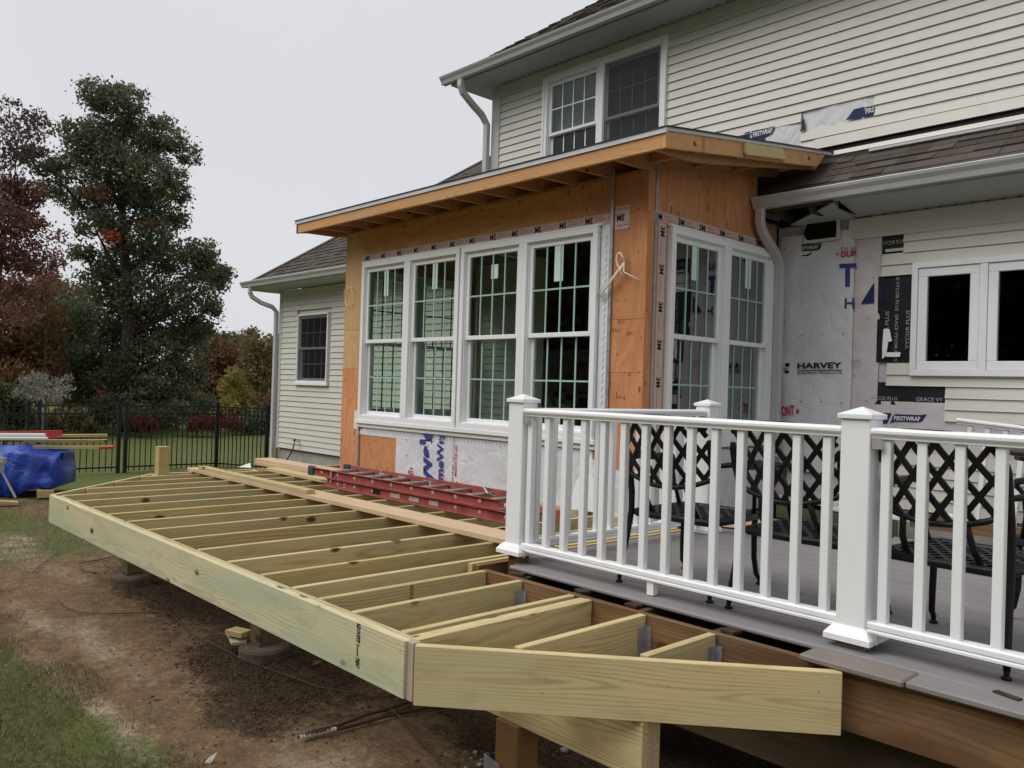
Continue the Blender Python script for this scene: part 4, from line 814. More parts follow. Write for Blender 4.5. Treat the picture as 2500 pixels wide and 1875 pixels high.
# stamped marks on the plywood
for a, b, w_, h_ in ((1985, 960, 55, 35), (1950, 1010, 60, 20), (2040, 1030, 30, 30), (1975, 1410, 50, 30)):
    p = at_y(700 + a * .40687, 400 + b * .40687, SY - .0015); text('BAU', M['brownink'], sun, p, (.09, 0, 0), (0, 0, .035), -.01, name='stamp')
# cable bundle and cable coil on the plywood
k0 = at_y(1440 + 700 * .1085, 520 + 1080 * .1085, SY - .02)
cb = empty('cable_bundle', k0, 'knotted bundle of white cable poking out of the plywood right of the front windows', 'cable')
for j, (dx, dz) in enumerate(((-.29, -.33), (-.26, -.36), (-.22, -.35), (.07, -.17), (.25, -.21))):
    s_ = .85; MB().tube([k0 + Vector((.03, .0, .02)), k0 + Vector((.06, -.03, -.02)), k0 + Vector((.02 + .25 * dx * s_, -.05, -.05 + .3 * dz * s_)), k0 + Vector((dx * .7 * s_, -.04, dz * .8 * s_)), k0 + Vector((dx * s_, -.01, dz * s_))], .0055, 6).add('cable', M['wire'], cb, smooth=True)
MB().tube([k0 + Vector((.035 * math.cos(t) + .02, -.04 - .01 * math.sin(t), .06 * math.sin(t))) for t in np.linspace(0, 5.8, 12)], .008, 6).add('loop', M['wire'], cb, smooth=True)
k1 = at_y(755 * 1.13, 640 * 1.13, SY - .02)
tag(MB().tube([k1 + Vector((.10 * math.cos(t), -.01 - .01 * math.sin(3 * t), .115 * math.sin(t))) for t in np.linspace(.9, 7.6, 26)], .004, 6).add('cable_coil', M['wire'], None, smooth=True), 'thin loop of white cable on the pale left corner plywood', 'cable')
# ---------------------------------------------------------------- new deck frame
df = empty('unfinished_deck', (-6, 3.5, G0), 'unfinished deck of fresh pale treated joists with clipped corners and no boards yet', 'deck')
JH, JT = .235, .038
RN = (-2.70, 2.01); RF = (-7.90, 2.01); LB = (-9.17, 3.28); RE = (-1.42, 3.10)
def zmid(h=JH): return -h / 2
board('rim_joist', M['pt_green'], df, (RF[0] - .02, 2.03, zmid()), (RN[0] - .03, 2.03, zmid()), JH, JT, e0=.0, e1=0)
board('rim_joist', M['pt'], df, (RF[0] + .05, 2.069, zmid() - .001), (RN[0] - .06, 2.069, zmid() - .001), JH - .004, JT)
v = Vector((LB[0] - RF[0], LB[1] - RF[1], 0)).normalized(); nn = Vector((-v.y, v.x, 0))
o_ = nn * -(JT / 2)
board('rim_joist', M['pt'], df, Vector((RF[0] - .04, 2.01, zmid())) + o_ * 1, Vector((LB[0], LB[1], zmid())) + o_, JH, JT)
board('rim_joist', M['pt'], df, (LB[0] + .0, LB[1] + .0, zmid()), (-9.15, 5.95, zmid()), JH, JT)
# right angled rim, overlapping face board
v2 = Vector((RE[0] - RN[0], RE[1] - RN[1], 0)).normalized(); n2 = Vector((v2.y, -v2.x, 0))
board('rim_joist', M['pt'], df, Vector((RN[0] + .035, RN[1] + .01, zmid() + .001)), Vector((RE[0], RE[1], zmid() + .001)), JH + .004, JT)
board('corner_block', M['endw'], df, (RN[0] - .025, 2.045, -.0005), (RN[0] - .025, 2.045, -JH - .004), .072, .040, up=(v2.x + .3, v2.y - .2, 0) if False else (1, .0, 0))
jx = [-8.97, -8.60, -8.24, -7.86, -7.46, -7.05, -6.64, -6.23, -5.82, -5.40, -4.98, -4.56, -4.15, -3.80]
mats = ['pt', 'pt_gold', 'pt', 'pt', 'pt', 'pt', 'pt_gold', 'pt', 'pt', 'pt_gold', 'pt', 'pt', 'pt_gold', 'pt']
for x, mt in zip(jx, mats):
    y0 = 2.095 if x > -7.9 else 2.01 + (-7.9 - x) * (1.27 / 1.27) + .05
    board('joist', M[mt], df, (x, y0, zmid()), (x, 5.38, zmid()), JH - .002 - .004 * random.random(), JT)
for x, mt, y0 in ((-3.53, 'pt', 2.09), (-3.235, 'pt', 2.09), (-2.85, 'pt', 2.09), (-2.735, 'pt', 2.05), (-2.40, 'pt', 2.33), (-2.02, 'pt', 2.66)):
    board('joist', M[mt], df, (x, y0, zmid()), (x, 3.145, zmid()), JH - .003, JT)
board('joist', M['pt'], df, (-2.775, 2.06, zmid() - .002), (-2.775, 3.145, zmid() - .002), JH - .004, JT)
board('blocking', M['pt'], df, (-9.1, 3.30, zmid()), (-8.99, 3.30, zmid()), JH, JT)
for x0_, x1_, yy in ((-9.13, -8.99, 4.45), (-8.95, -8.62, 5.4), (-8.6, -8.2, 5.42)): board('blocking', M['pt'], df, (x0_, yy, zmid()), (x1_, yy, zmid()), JH - .01, JT)
board('ledger_board', M['pt'], df, (-9.1, 5.41, zmid()), (-4.3, 5.41, zmid()), JH - .006, JT)
# doubled side pieces next to the old deck
for x_, m_ in ((-3.72, 'pt_gold'), (-3.66, 'old_beam')): board('joist', M[m_], df, (x_, 3.2, zmid() + .001), (x_, 5.9, zmid() + .001), JH - .003, JT)
for i, yy in enumerate((4.05, 4.9)): board('blocking', M['pt'], df, (-4.13, yy, zmid()), (-3.82, yy, zmid()), JH - .01, JT)
# beam (three plies) under the joists, posts, footings
for i, mt in enumerate(('pt', 'fir', 'pt')):
    board('beam_ply', M[mt], df, (-8.3, 2.62 + i * .0395, -.353), (-1.97, 2.62 + i * .0395, -.353), JH, JT)
def footing(x, y, r=.165, top=None, name='concrete_footing'):
    g = gz(x, y); top = top if top is not None else g + .085
    pr_ = [(r * 1.04, g - .2), (r * 1.0, top - .06), (r * 1.02, top - .03), (r * .96, top - .01), (r * .6, top)]
    MB().lathe(pr_, 22, T(x, y, 0)).add(name, M['footing'], df, smooth=False); return top
for (x, y, m_, w_) in ((-7.75, 2.66, 'grey_post', .14), (-5.2, 2.66, 'grey_post', .14), (-2.72, 2.655, 'post_wood', .14)):
    t = footing(x, y); box('post', M[m_], df, x - w_/2, x + w_/2, y - w_/2, y + w_/2, t, -.471, .003)
    box('post_base', M['footing'], df, x - w_/2 - .003, x + w_/2 + .003, y - w_/2 - .003, y + w_/2 + .003, t, t + .022)
pb = at_z(900 + 830 * .36166, 1350 + 1400 * .36166, -.72)
bs = MB().box(-.07, .07, -.002, .002, -.04, .04).add('flash_strip', M['galv'], df, T(-2.80, 2.575, -.70) @ Rz(R(-12)))
# wood scraps on the second footing
for nm, dx, rz, w_, h_, mt, lb in (('wood_scrap', -.16, 20, .15, .035, 'pt', 'small square offcut standing on the middle concrete footing'), ('wood_wedge', -.19, -15, .22, .02, 'pt_green', 'thin wedge lying under the offcut on the middle concrete footing')):
    o = MB().box(-w_/2, w_/2, -.05, .05, -h_/2, h_/2).add(nm, M[mt], None, T(-5.2 + dx, 2.55, gz(-5.2, 2.66) + .085 + (.055 if nm == 'wood_scrap' else .011)) @ Rz(R(rz)) @ Ry(R(0 if nm != 'wood_wedge' else 4)), bevel=.002)
    tag(o, lb, 'offcut')
# upright post stub at the far left corner, joist hangers
box('post_stub', M['pt_gold'], df, -9.16 + .03, -9.05 + .03, 3.33, 3.44, -.24, .30, .003)
for x in (-3.235, -2.81, -2.40, -2.02):
    m = MB()
    for s_ in (-1, 1): 
        w_ = .021 if x != -2.81 else .06
        m.box(x + s_ * w_ - .001, x + s_ * w_ + .001, 3.085, 3.147, -.20, -.05); m.box(*(sorted((x + s_ * w_, x + s_ * (w_ + .03)))), 3.1435, 3.1465, -.20, -.05)
        for zz in (-.18, -.13, -.075): m.box(x + s_ * (w_ + .015) - .004, x + s_ * (w_ + .015) + .004, 3.139, 3.145, zz - .004, zz + .004)
    m.add('joist_hanger', M['galv'], df)
# grade stamps
def stamp(x, y, z0, z1, mats_=M['ink']):
    it = []; z = z1
    for w_ in ('KD19', 'SYP 1', '-', 'TREAT', 'KD19'):
        if z - .043 < z0: break
        it.append((w_, (x, y, z), (0, 0, -.046), (.026, 0, 0), .05)); z -= .049
    merge_text(it, 'grade_stamp', mats_, df)
p_ = at_y(700 + 445 * .40687, 1000 + 1290 * .40687, 2.01); stamp(p_.x - .03, 2.01 - .0008, -.235, -.004)
p_ = at_x(700 + 730 * .40687, 1000 + 970 * .40687, -3.53); 
merge_text([('KD19', (-3.5495 - .0 + .0, p_.y - .0, -.01), (0, 0, -.05), (0, .022, 0), .02), ('SYP', (-3.5495, p_.y, -.07), (0, 0, -.05), (0, .022, 0), .02)], 'grade_stamp', M['ink'], df) if False else merge_text([('KD19', (-3.5095, p_.y, -.012), (0, 0, -.05), (0, .022, 0), .02), ('SYP', (-3.5095, p_.y, -.07), (0, 0, -.05), (0, .022, 0), .02)], 'grade_stamp', M['ink'], df)
# ---------------------------------------------------------------- old deck
dk = empty('deck', (-.8, 4.8, G0), 'older grey composite deck behind the white railing', 'deck')
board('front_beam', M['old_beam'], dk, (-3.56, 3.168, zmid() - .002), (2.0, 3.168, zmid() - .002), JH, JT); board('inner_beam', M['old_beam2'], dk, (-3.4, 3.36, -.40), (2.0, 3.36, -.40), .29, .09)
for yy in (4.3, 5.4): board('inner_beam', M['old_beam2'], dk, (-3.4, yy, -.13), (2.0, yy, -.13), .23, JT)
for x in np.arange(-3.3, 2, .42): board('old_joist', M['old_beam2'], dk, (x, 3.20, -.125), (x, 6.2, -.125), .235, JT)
for x in (-1.2, .6): board('old_post', M['old_beam2'], dk, (x, 3.42, G0 - .2), (x, 3.42, -.5), .09, .09, up=(1, 0, 0))
y = 3.268; i = 0
while y < 6.25:
    w_ = .138; x0 = -3.58 + (0 if i else .12)
    if i % 3 == 1: 
        xc = random.uniform(-1, .5); board('deck_board', M['deck'], dk, (x0, y + w_/2, .0125), (xc, y + w_/2, .0125), .025, w_, bevel=.004); board('deck_board', M['deck'], dk, (xc + .003, y + w_/2, .0125), (2, y + w_/2, .0125), .025, w_, bevel=.004)
    else: board('deck_board', M['deck'], dk, (x0, y + w_/2, .0125), (2.0, y + w_/2, .0125), .025, w_, bevel=.004 if i else .008)
    y += w_ + (.008 if i != 1 else .018); i += 1
board('border_board', M['deckb'], dk, (-1.59, 3.17, .0165), (-1.19, 3.17, .0165), .028, .16, bevel=.007); board('border_board', M['deck'], dk, (-1.187, 3.175, .0165), (2.0, 3.175, .0165), .028, .15, bevel=.007)
for x in (-3.33, -2.86, -2.52, -1.98): MB().box(-.035, .035, -.02, .04, 0, .012).add('rusty_bracket', M['rebar'], dk, T(x, 3.22, -.003) @ Rz(random.uniform(-.4, .4)))
pq = at_z(1700 + 2100 * .36166, 1350 + 965 * .36166, .032); MB().box(-.045, .045, -.014, .014, 0, .006).add('metal_plate', M['rebar'], dk, T(pq.x, pq.y, .031) @ Rz(R(-18)))
# brown timber and white boxes near the house wall, on the deck
a_ = at_z(2223, 1286, .03); b_ = at_z(2500, 1322, .03); d_ = (b_ - a_).normalized()
tag(board('timber', M['old_beam'], None, a_ + Vector((0, 0, .05)), b_ + d_ * 1.6 + Vector((0, 0, .05)), .095, .05), 'long brown timber lying on the deck behind the third chair', 'timber')
def bx(name, px_, w_, d2, h, rz, mat, label, cat, z=.026):
    p = at_z(*px_, z); return tag(MB().box(-w_/2, w_/2, -d2/2, d2/2, 0, h).add(name, M[mat], None, T(p.x, p.y, z) @ Rz(R(rz)), bevel=.004), label, cat)
bx('white_box', (2330, 1262), .55, .25, .14, -14, 'white', 'low white box on the deck beside the brown timber', 'box'); bx('white_plank', (2150, 1262), .9, .14, .03, -4, 'white', 'white trim plank flat on the deck in front of the house wrap', 'plank'); bx('white_trim', (1990, 1232), 1.0, .09, .05, 3, 'white', 'white trim length lying on the joists below the torn wrap', 'plank')
bx('white_parcel', (2470, 1285), .5, .3, .12, -10, 'white', 'white parcel on the deck at the right frame edge beside the box', 'box')
for k, (px_, rz) in enumerate((((1800, 1283), 8), ((1845, 1279), -14))): 
    for j in range(2 - k): bx('tan_sheet', px_, .46 - .05 * j, .30, .008, rz + 9 * j, 'card', ('lower tan board of the small pile on the deck behind the first chair', 'tan sheet lying skewed on top of the small pile behind the first chair')[j] if k == 0 else 'smaller tan sheet lying right of the tan pile behind the second chair', 'sheet', .026 + .009 * j)
# ---------------------------------------------------------------- white railings
def rail_post(par, x, y, z0, zt, w_=.122):
    h = w_ / 2; p = box('post', M['white'], par, x - h, x + h, y - h, y + h, z0, zt - .045, .004)
    c = MB(); c.box(-h - .012, h + .012, -h - .012, h + .012, 0, .022); n = len(c.v); e = h + .008
    c.v += [(-e, -e, .0221), (e, -e, .0221), (e, e, .0221), (-e, e, .0221), (0, 0, .052)]; c.f += [(n, n+1, n+4), (n+1, n+2, n+4), (n+2, n+3, n+4), (n+3, n, n+4), (n+3, n+2, n+1, n)]
    c.add('post_cap', M['white'], p, T(x, y, zt - .046), bevel=.003)
    s = MB(); s.prism([(-h - .035, 0), (h + .035, 0), (h + .035, .022), (h + .018, .045), (h + .003, .06), (-h - .003, .06), (-h - .018, .045), (-h - .035, .022)], -h - .0, h + .0)
    s.prism([(-h - .035, 0), (h + .035, 0), (h + .035, .022), (h + .018, .045), (h + .003, .06), (-h - .003, .06), (-h - .018, .045), (-h - .035, .022)], -h, h, axis='y')
    for sx in (-1, 1):
        for sy in (-1, 1):
            n = len(s.v); P = []
            for r_, z in ((.035, 0), (.035, .022), (.018, .045), (.003, .06)): P += [(sx * h, sy * h, z), (sx * (h + r_), sy * h, z), (sx * (h + r_), sy * (h + r_), z), (sx * h, sy * (h + r_), z)]
            s.v += P; s.f += [(n + 4*i + j, n + 4*i + (j+1) % 4, n + 4*i + 4 + (j+1) % 4, n + 4*i + 4 + j) for i in range(3) for j in range(4)]
    s.add('post_skirt', M['white'], p, T(x, y, z0)); return p
TOPP = [(-.030, .852 + .03), (-.030, .862 + .028), (-.042, .905), (-.042, .918), (-.03, .928), (.03, .928), (.042, .918), (.042, .905), (.030, .89), (.030, .882)]
BOTP = [(-.030, .100), (-.030, .112), (-.026, .114), (-.026, .118), (-.030, .120), (-.030, .140), (-.024, .147), (.024, .147), (.030, .140), (.030, .120), (.026, .118), (.026, .114), (.030, .112), (.030, .100)]
def rail_section(par, p0, p1, nb, first, step, dz=0, sub='baluster'):
    p0 = Vector(p0); p1 = Vector(p1); d = (p1 - p0); Ln = d.length; x = d.normalized(); yv = Vector((0, 0, 1)).cross(x).normalized(); Fm = frame((p0.x, p0.y, dz + p0.z), x, yv, x.cross(yv))
    MB().prism(TOPP, 0, Ln, Fm).add('top_rail', M['white'], par, bevel=.002); MB().prism(BOTP, 0, Ln, Fm).add('bottom_rail', M['white'], par, bevel=.0015)
    bmh = MB().box(-.0185, .0185, -.0185, .0185, -.37, .37).mesh('baluster', M['white'], .003)
    for k in range(nb):
        t = first + step * k
        if t > Ln - .03: break
        o = bpy.data.objects.new('baluster', bmh); link(o, Fm @ T(t, 0, .512), par)
rl = empty('porch_railing', (-2.5, 3.38, 0), 'white vinyl railing along the front edge of the grey deck', 'railing')
rail_post(rl, -3.515, 3.40, .075, 1.005); rail_post(rl, -1.50, 3.40, .055, 1.005); rail_post(rl, .60, 3.40, .03, 1.005)
board('post_core', M['old_beam'], rl, (-3.515, 3.40, -.24), (-3.515, 3.40, .09), .088, .088, up=(1, 0, 0))
box('post_core', M['deckb'], rl, -1.56, -1.44, 3.34, 3.46, .026, .06)
rail_section(rl, (-3.454, 3.38, 0), (-1.561, 3.38, 0), 20, .04, .1372); rail_section(rl, (-1.439, 3.38, 0), (.539, 3.38, 0), 20, .055, .1372)
box('support_block', M['white'], rl, -2.545, -2.505, 3.36, 3.40, .03, .1)
for x_, z_ in ((-3.445, .865), (-3.445, .09), (-1.43, .865), (-1.43, .085)): MB().box(-.012, .03, -.022, -.018, -.022, .022).add('bracket', M['alu'], rl, T(x_ + .012, 3.36, z_))
rr = empty('side_railing', (-3.5, 4.3, 0), 'white vinyl railing running back from the corner post towards the sunroom', 'railing')
rail_post(rr, -3.47, 5.25, .03, 1.0); rail_section(rr, (-3.50, 3.463, 0), (-3.475, 5.188, 0), 14, .05, .1372)
r3 = empty('loose_railing', (-1.6, 7.2, 0), 'loose white railing section leaning slightly askew against the house wall', 'railing')
pA = at_y(2314, 1019, 7.2); pB = at_y(2500, 1042, 7.2)
dd = (pB - pA).normalized()
rail_section(r3, (pA.x, 7.2, 0), (pA.x + dd.x * 2.2, 7.2, dd.z * 2.2), 16, .10, .127, dz=pA.z - .925)
# ---------------------------------------------------------------- loose lumber on the joists
tag(board('plank', M['fir_pink'], None, (-9.28, 3.86, .020), (-3.78, 3.87, .020), .038, .235), 'long pinkish plank laid across the joists from the far corner to the white post', 'plank')
tag(board('short_plank', M['pt'], None, (-9.02, 3.80, .0585), (-6.62, 3.79, .0585), .038, .089), 'narrower pale board lying on top of the long pink plank', 'plank')
pa = at_z(617, 1131, .02); pb_ = at_z(840, 1166, .02)
tag(board('plank', M['fir'], None, (-9.62, 4.83, .0195), (-7.3, 4.86, .0195), .038, .235), 'lower wide fir plank under the pink one beside the ladder foot', 'plank')
tag(board('plank', M['fir_pink'], None, (-9.66, 4.85, .058), (-7.1, 4.90, .058), .038, .235), 'upper wide pink plank stacked at the back beside the ladder foot', 'plank')
tag(board('plank', M['pt'], None, (-8.9, 4.58, .0195), (-7.5, 4.55, .0195), .038, .14), 'short greenish board in front of the stacked pink planks', 'plank')
pc = at_z(450 + 690 * .22604, 1000 + 630 * .22604, .005)
tag(MB().prism([(-.08, 0), (.09, 0), (.06, .06)], -.002, .002, axis='y').add('metal_sheet', M['white'], None, T(pc.x - .1, pc.y, .002) @ Rz(R(35)) @ Rx(R(-25))), 'small pale triangular scrap standing at the far edge of the joists', 'scrap')
# ---------------------------------------------------------------- ladder
ld = empty('ladder', (-6.3, 4.65, 0), 'red fibreglass extension ladder lying flat on the joists below the windows', 'ladder')
LY0, LY1 = 4.36, 4.78; th = .012; LXb0, LXb1, LXf0, LXf1 = -7.30, -4.42, -7.58, -4.75
def crail(x0, x1, y, z0, z1, s):
    l = (x1 - x0) / 2; w_ = .030; prf = [(0, 0), (s * w_, 0), (s * w_, .005), (s * .005, .005), (s * .005, z1 - z0 - .005), (s * w_, z1 - z0 - .005), (s * w_, z1 - z0), (0, z1 - z0)]
    return MB().prism(prf, -l, l).add('side_rail', M['ladder'], ld, T((x0 + x1) / 2, y, z0), bevel=.0012)
r1 = crail(LXb0, LXb1, LY0, .006, .090, -1); r2 = crail(LXb0, LXb1, LY1, .006, .090, 1)
r3_ = crail(LXf0, LXf1, LY0 + .002, .094, .172, -1); r4 = crail(LXf0, LXf1, LY1 - .002, .094, .172, 1)
for k in range(11):
    x = LXf0 + .17 + k * .3048
    if x < LXf1: MB().tube([(x, LY0, .136), (x, LY1, .136)], .0165, 10).add('rung', M['alu'], ld, smooth=True)
    x = LXb0 + .20 + k * .3048
    if x < LXb1: MB().tube([(x, LY0, .048), (x, LY1, .048)], .0165, 10).add('rung', M['alu'], ld, smooth=True)
for k in range(11):
    for (x, z) in ((LXf0 + .17 + k * .3048, .136), (LXb0 + .20 + k * .3048, .048)):
        if x < LXb1: MB().lathe([(.019, 0), (.019, .004), (.008, .008)], 12, T(x, LY0 - .0005, z) @ Rx(R(90))).add('rivet', M['rivet'], ld)
for yy in (LY0, LY1):
    MB().box(-.055, .05, -.026, .02, -.048, .05).add('rubber_foot', M['foot'], ld, T(LXf0 - .02, yy, .132), bevel=.014, seg=2)
for x, yy in ((-7.2, LY0 - .018), (-6.98, LY1)): MB().box(-.014, .014, -.006, .004, -.07, .05).add('bracket', M['alu'], ld, T(x, yy, .125), bevel=.002)
MB().tube([(-5.35, LY1 - .02, .17), (-5.30, LY1 - .10, .20), (-5.22, LY1 - .12, .15), (-5.2, LY1 - .05, .12)], .009, 6).add('rung_lock', M['alu'], ld)
for x, w_, mt in ((-6.42, .13, 'ink'), (-6.12, .14, 'lab'), (-5.84, .14, 'lab'), (-5.56, .13, 'lab')): MB().box(-w_/2, w_/2, -.001, 0, -.021, .021).add('label', M[mt], ld, T(x, LY0 - .0065, .047))
for x, w_ in ((-6.95, .10), (-6.6, .12), (-6.2, .12)): MB().box(-w_/2, w_/2, -.001, 0, -.02, .02).add('label', M['lab'], ld, T(x, LY1 - .0085, .133))
text('16', M['lab'], ld, (-6.95, LY0 - .008, .022), (0, 0, .05), (-.045, 0, 0), .04)
# ---------------------------------------------------------------- chairs
def lattice(m, inside, mp, u0, u1, v0, v1, pitch, sw, th, n=26):
    """diagonal strips clipped to inside(u,v), mapped by mp(u,v)->Vector; mp_n gives thickness dir"""
    for s in (1, -1):
        c = u0 - (v1 - v0) * 1.4
        while c < u1 + (v1 - v0) * 1.4:
            prev = None
            for k in range(n + 1):
                v = v0 + (v1 - v0) * k / n; u = c + s * (v - v0) * .72 + (0 if s > 0 else (v1 - v0) * .72 - (v1 - v0) * .72)
                ok = inside(u, v)
                if ok and prev is not None:
                    (ua, va) = prev; A = mp(ua, va); B = mp(u, v); d = (B - A).normalized(); nrm = (mp(ua + .01, va) - A).cross(mp(ua, va + .01) - A).normalized(); sd_ = d.cross(nrm).normalized() * sw / 2; t_ = nrm * th / 2
                    b = len(m.v)
                    for q in (A, B):
                        for e in (sd_ + t_, -sd_ + t_, -sd_ - t_, sd_ - t_): m.v.append(tuple(q + e))
                    m.f += [(b + i, b + (i + 1) % 4, b + 4 + (i + 1) % 4, b + 4 + i) for i in range(4)]
                prev = (u, v) if ok else None
            c += pitch
CHW = .255
def make_chair(label):
    r_ = empty('patio_chair', (0, 0, 0), label, 'chair', 'black lattice patio chairs in a row behind the railing')
    def by(z): return .065 - .20 * max(0, (z - .44)) ** 1.15 * 1.3     # back leans away
    def mpb(u, v): return Vector((u, by(v) - .10 * (1 - (u / CHW) ** 2) * .45, v))
    def lowz(u): return .535 + .06 * (abs(u) / CHW) ** 2
    def topz(u): return .893 - .05 * (abs(u) / CHW) ** 3
    m = MB(); lattice(m, lambda u, v: abs(u) < CHW + .004 * (v > .6) and lowz(u) < v < topz(u), mpb, -CHW, CHW, .53, .89, .093, .023, .012)
    m.add('back_lattice', M['chair'], r_)
    fr = [mpb(CHW * math.sin(t), lowz(CHW * math.sin(t))) for t in np.linspace(-math.pi / 2, math.pi / 2, 13)]; MB().tube(fr, .013, 7).add('back_frame', M['chair'], r_, smooth=True)
    MB().tube([mpb(CHW * math.sin(t), topz(CHW * math.sin(t))) for t in np.linspace(-math.pi / 2, math.pi / 2, 13)], .014, 7).add('back_frame', M['chair'], r_, smooth=True)
    for s in (-1, 1):
        pts_ = [(s * .275, .012, .03), (s * .272, .02, .10), (s * .262, .052, .25), (s * .256, .073, .38), (s * .256, .072, .48), (s * .257, .055, .58), (s * .262, mpb(CHW, .68).y, .68), (s * .265, mpb(CHW, .76).y, .76), (s * .262, mpb(CHW, .79).y, .79)]
        MB().tube(pts_, [.013, .015, .016, .017, .018, .019, .02, .018, .014], 7).add('leg', M['chair'], r_, smooth=True)
        MB().lathe([(.018, 0), (.02, .008), (.01, .014), (.012, .035)], 10, T(s * .275, .010, .0)).add('leg_foot', M['chair'], r_)
        pf = [(s * .235, .575, .03), (s * .232, .545, .06), (s * .225, .53, .15), (s * .222, .53, .28), (s * .222, .535, .37)]
        MB().tube(pf, [.012, .014, .015, .016, .017], 7).add('leg', M['chair'], r_, smooth=True); MB().lathe([(.018, 0), (.02, .008), (.01, .014), (.012, .035)], 10, T(s * .236, .575, .0)).add('leg_foot', M['chair'], r_)
        ar = [(s * .26, by(.66), .66), (s * .285, .18, .665), (s * .295, .32, .655), (s * .29, .44, .665), (s * .285, .49, .655), (s * .275, .50, .63), (s * .265, .47, .60), (s * .25, .47, .50), (s * .235, .50, .39)]
        MB().tube(ar, [.012, .015, .017, .017, .016, .013, .011, .011, .012], 7).add('armrest', M['chair'], r_, smooth=True)
        MB().tube([(s * .12, by(.55) - .035, .55), (s * .135, .04, .46), (s * .14, .10, .385)], .013, 6).add('back_strut', M['chair'], r_, smooth=True)
    def ins(u, v): return abs(u) < .235 + .012 * math.sin((v - .1) * 6) and .085 < v < .575
    m = MB(); lattice(m, ins, lambda u, v: Vector((u, v, .383 - .012 * math.cos(u * 5) + .006)), -.25, .25, .08, .58, .066, .018, .014)
    m.add('seat_lattice', M['chair'], r_)
    rim = [(-.24, .09), (-.25, .33), (-.24, .56), (-.21, .585), (0, .595), (.21, .585), (.24, .56), (.25, .33), (.24, .09), (.21, .068), (0, .062), (-.21, .068)]
    MB().tube([(a, b, .373) for a, b in rim], .019, 7, closed=True).add('seat_rim', M['chair'], r_, smooth=True)
    for o in r_.children:
        s0 = {'back_frame': 1}.get(o.name.split('.')[0])
    return r_
ch = make_chair('black lattice patio chair nearest the sunroom, first behind the railing')
def place(o, x, y, rz): o.matrix_basis = T(x, y, .026) @ Rz(R(rz))
c2 = copy_tree(ch, Matrix()); c3 = copy_tree(ch, Matrix()); c4 = copy_tree(ch, Matrix())
place(ch, -2.54, 3.475, 2); place(c2, -1.875, 3.465, -1); place(c3, -1.23, 3.445, -4)
p4 = at_z(2540, 1330, .45); place(c4, -.62, 4.35, 60)
c2['label'] = 'black lattice patio chair in the middle, just left of the second white post'; c3['label'] = 'black lattice patio chair right of the second white post'; c4['label'] = 'black patio chair turned sideways at the right frame edge'
# table
tb = empty('patio_table', (-.35, 5.0, .026), 'round black patio table partly in view behind the third chair', 'table')
tc = at_z(2466, 1100, .74); cx_, cy_ = tc.x + .52, tc.y + .3
MB().lathe([(.60, 0), (.62, .008), (.62, .026), (.60, .034), (.0, .034)], 40, T(cx_, cy_, .71)).add('table_top', M['chair'], tb); MB().lathe([(.56, -.03), (.56, 0), (.54, 0)], 30, T(cx_, cy_, .71)).add('apron', M['chair'], tb)
for k in range(4):
    a = .4 + k * math.pi / 2; c_, s_ = math.cos(a), math.sin(a)
    MB().tube([(cx_ + c_ * r0, cy_ + s_ * r0, z0) for r0, z0 in ((.50, .71), (.44, .62), (.34, .50), (.28, .36), (.30, .2), (.42, .06), (.46, .03))], .018, 7).add('leg', M['chair'], tb, smooth=True)
# ---------------------------------------------------------------- ground debris
def gp(px_, dz=0): 
    p = at_z(px_[0], px_[1], G0); 
    for _ in range(4): p = at_z(px_[0], px_[1], gz(p.x, p.y))
    return p + Vector((0, 0, dz))
Z6 = lambda a, b: (650 + a * .27125, 1600 + b * .27125)
rb = [(Z6(285, 790), Z6(1330, 450), 'rebar', 'thin dark rebar rod lying farthest left on the dirt under the corner', .0085), (Z6(300, 792), Z6(1620, 470), 'rebar', 'rebar rod with pale stripped end lying on the dirt under the corner', .0095)]
for a, b, nm, lb, r_ in rb:
    A = gp(a, .03); B = gp(b, .03); n_ = 70; path = [A.lerp(B, k / n_) + Vector((0, 0, .004 * math.sin(k * .2))) for k in range(n_ + 1)]
    e = empty(nm, A, lb, 'rod', 'rebar rods on the dirt'); MB().tube(path, [r_ * (1 + .13 * (k % 2)) for k in range(n_ + 1)], 6).add('rod', M['rebar'], e)
    if 'pale' in lb: MB().tube([A.lerp(B, k / 110) + Vector((0, 0, .0005)) for k in range(0, 26)], [r_ * (1.1 + .15 * (k % 2)) for k in range(26)], 6).add('stripped_end', M['rebarw'], e)
def wire(name, pxs, r_, mat, label, cat='wire'):
    return tag(MB().tube([gp(p, .022) for p in pxs], r_, 5).add(name, M[mat], None, smooth=True), label, cat)
Z3 = lambda a, b: (a * .40687, 1200 + b * .40687)
wire('wire', [Z3(340, 660), Z3(380, 700), Z3(450, 735), Z3(600, 750), Z3(800, 745), Z3(1010, 738), Z3(1060, 780), Z3(1120, 850), Z3(1180, 890), Z3(1290, 940), Z3(1420, 1010), Z3(1600, 1080), Z3(1900, 1190), Z3(2212, 1250)], .0045, 'string', 'long rusty wire snaking over the dirt below the rim joist')
wire('wire', [Z6(1020, 488), Z6(1110, 505), Z6(1210, 600), Z6(1330, 730), Z6(1460, 880), Z6(1570, 1010)], .006, 'string', 'short stiff wire crossing the two rebar rods')
wire('twig', [Z3(470, 450), Z3(500, 490), Z3(600, 505)], .005, 'string', 'bent twig on the soil left of the farthest footing', 'twig'); wire('twig', [Z3(480, 440), Z3(580, 425), Z3(690, 400)], .005, 'string', 'straight twig reaching under the rim toward the farthest footing', 'twig'); wire('twig', [Z3(195, 500), Z3(260, 440), Z3(355, 370)], .004, 'string', 'thin twig alone on the bare dirt at far left', 'twig')
pm = gp(Z3(1270, 1630), .0)
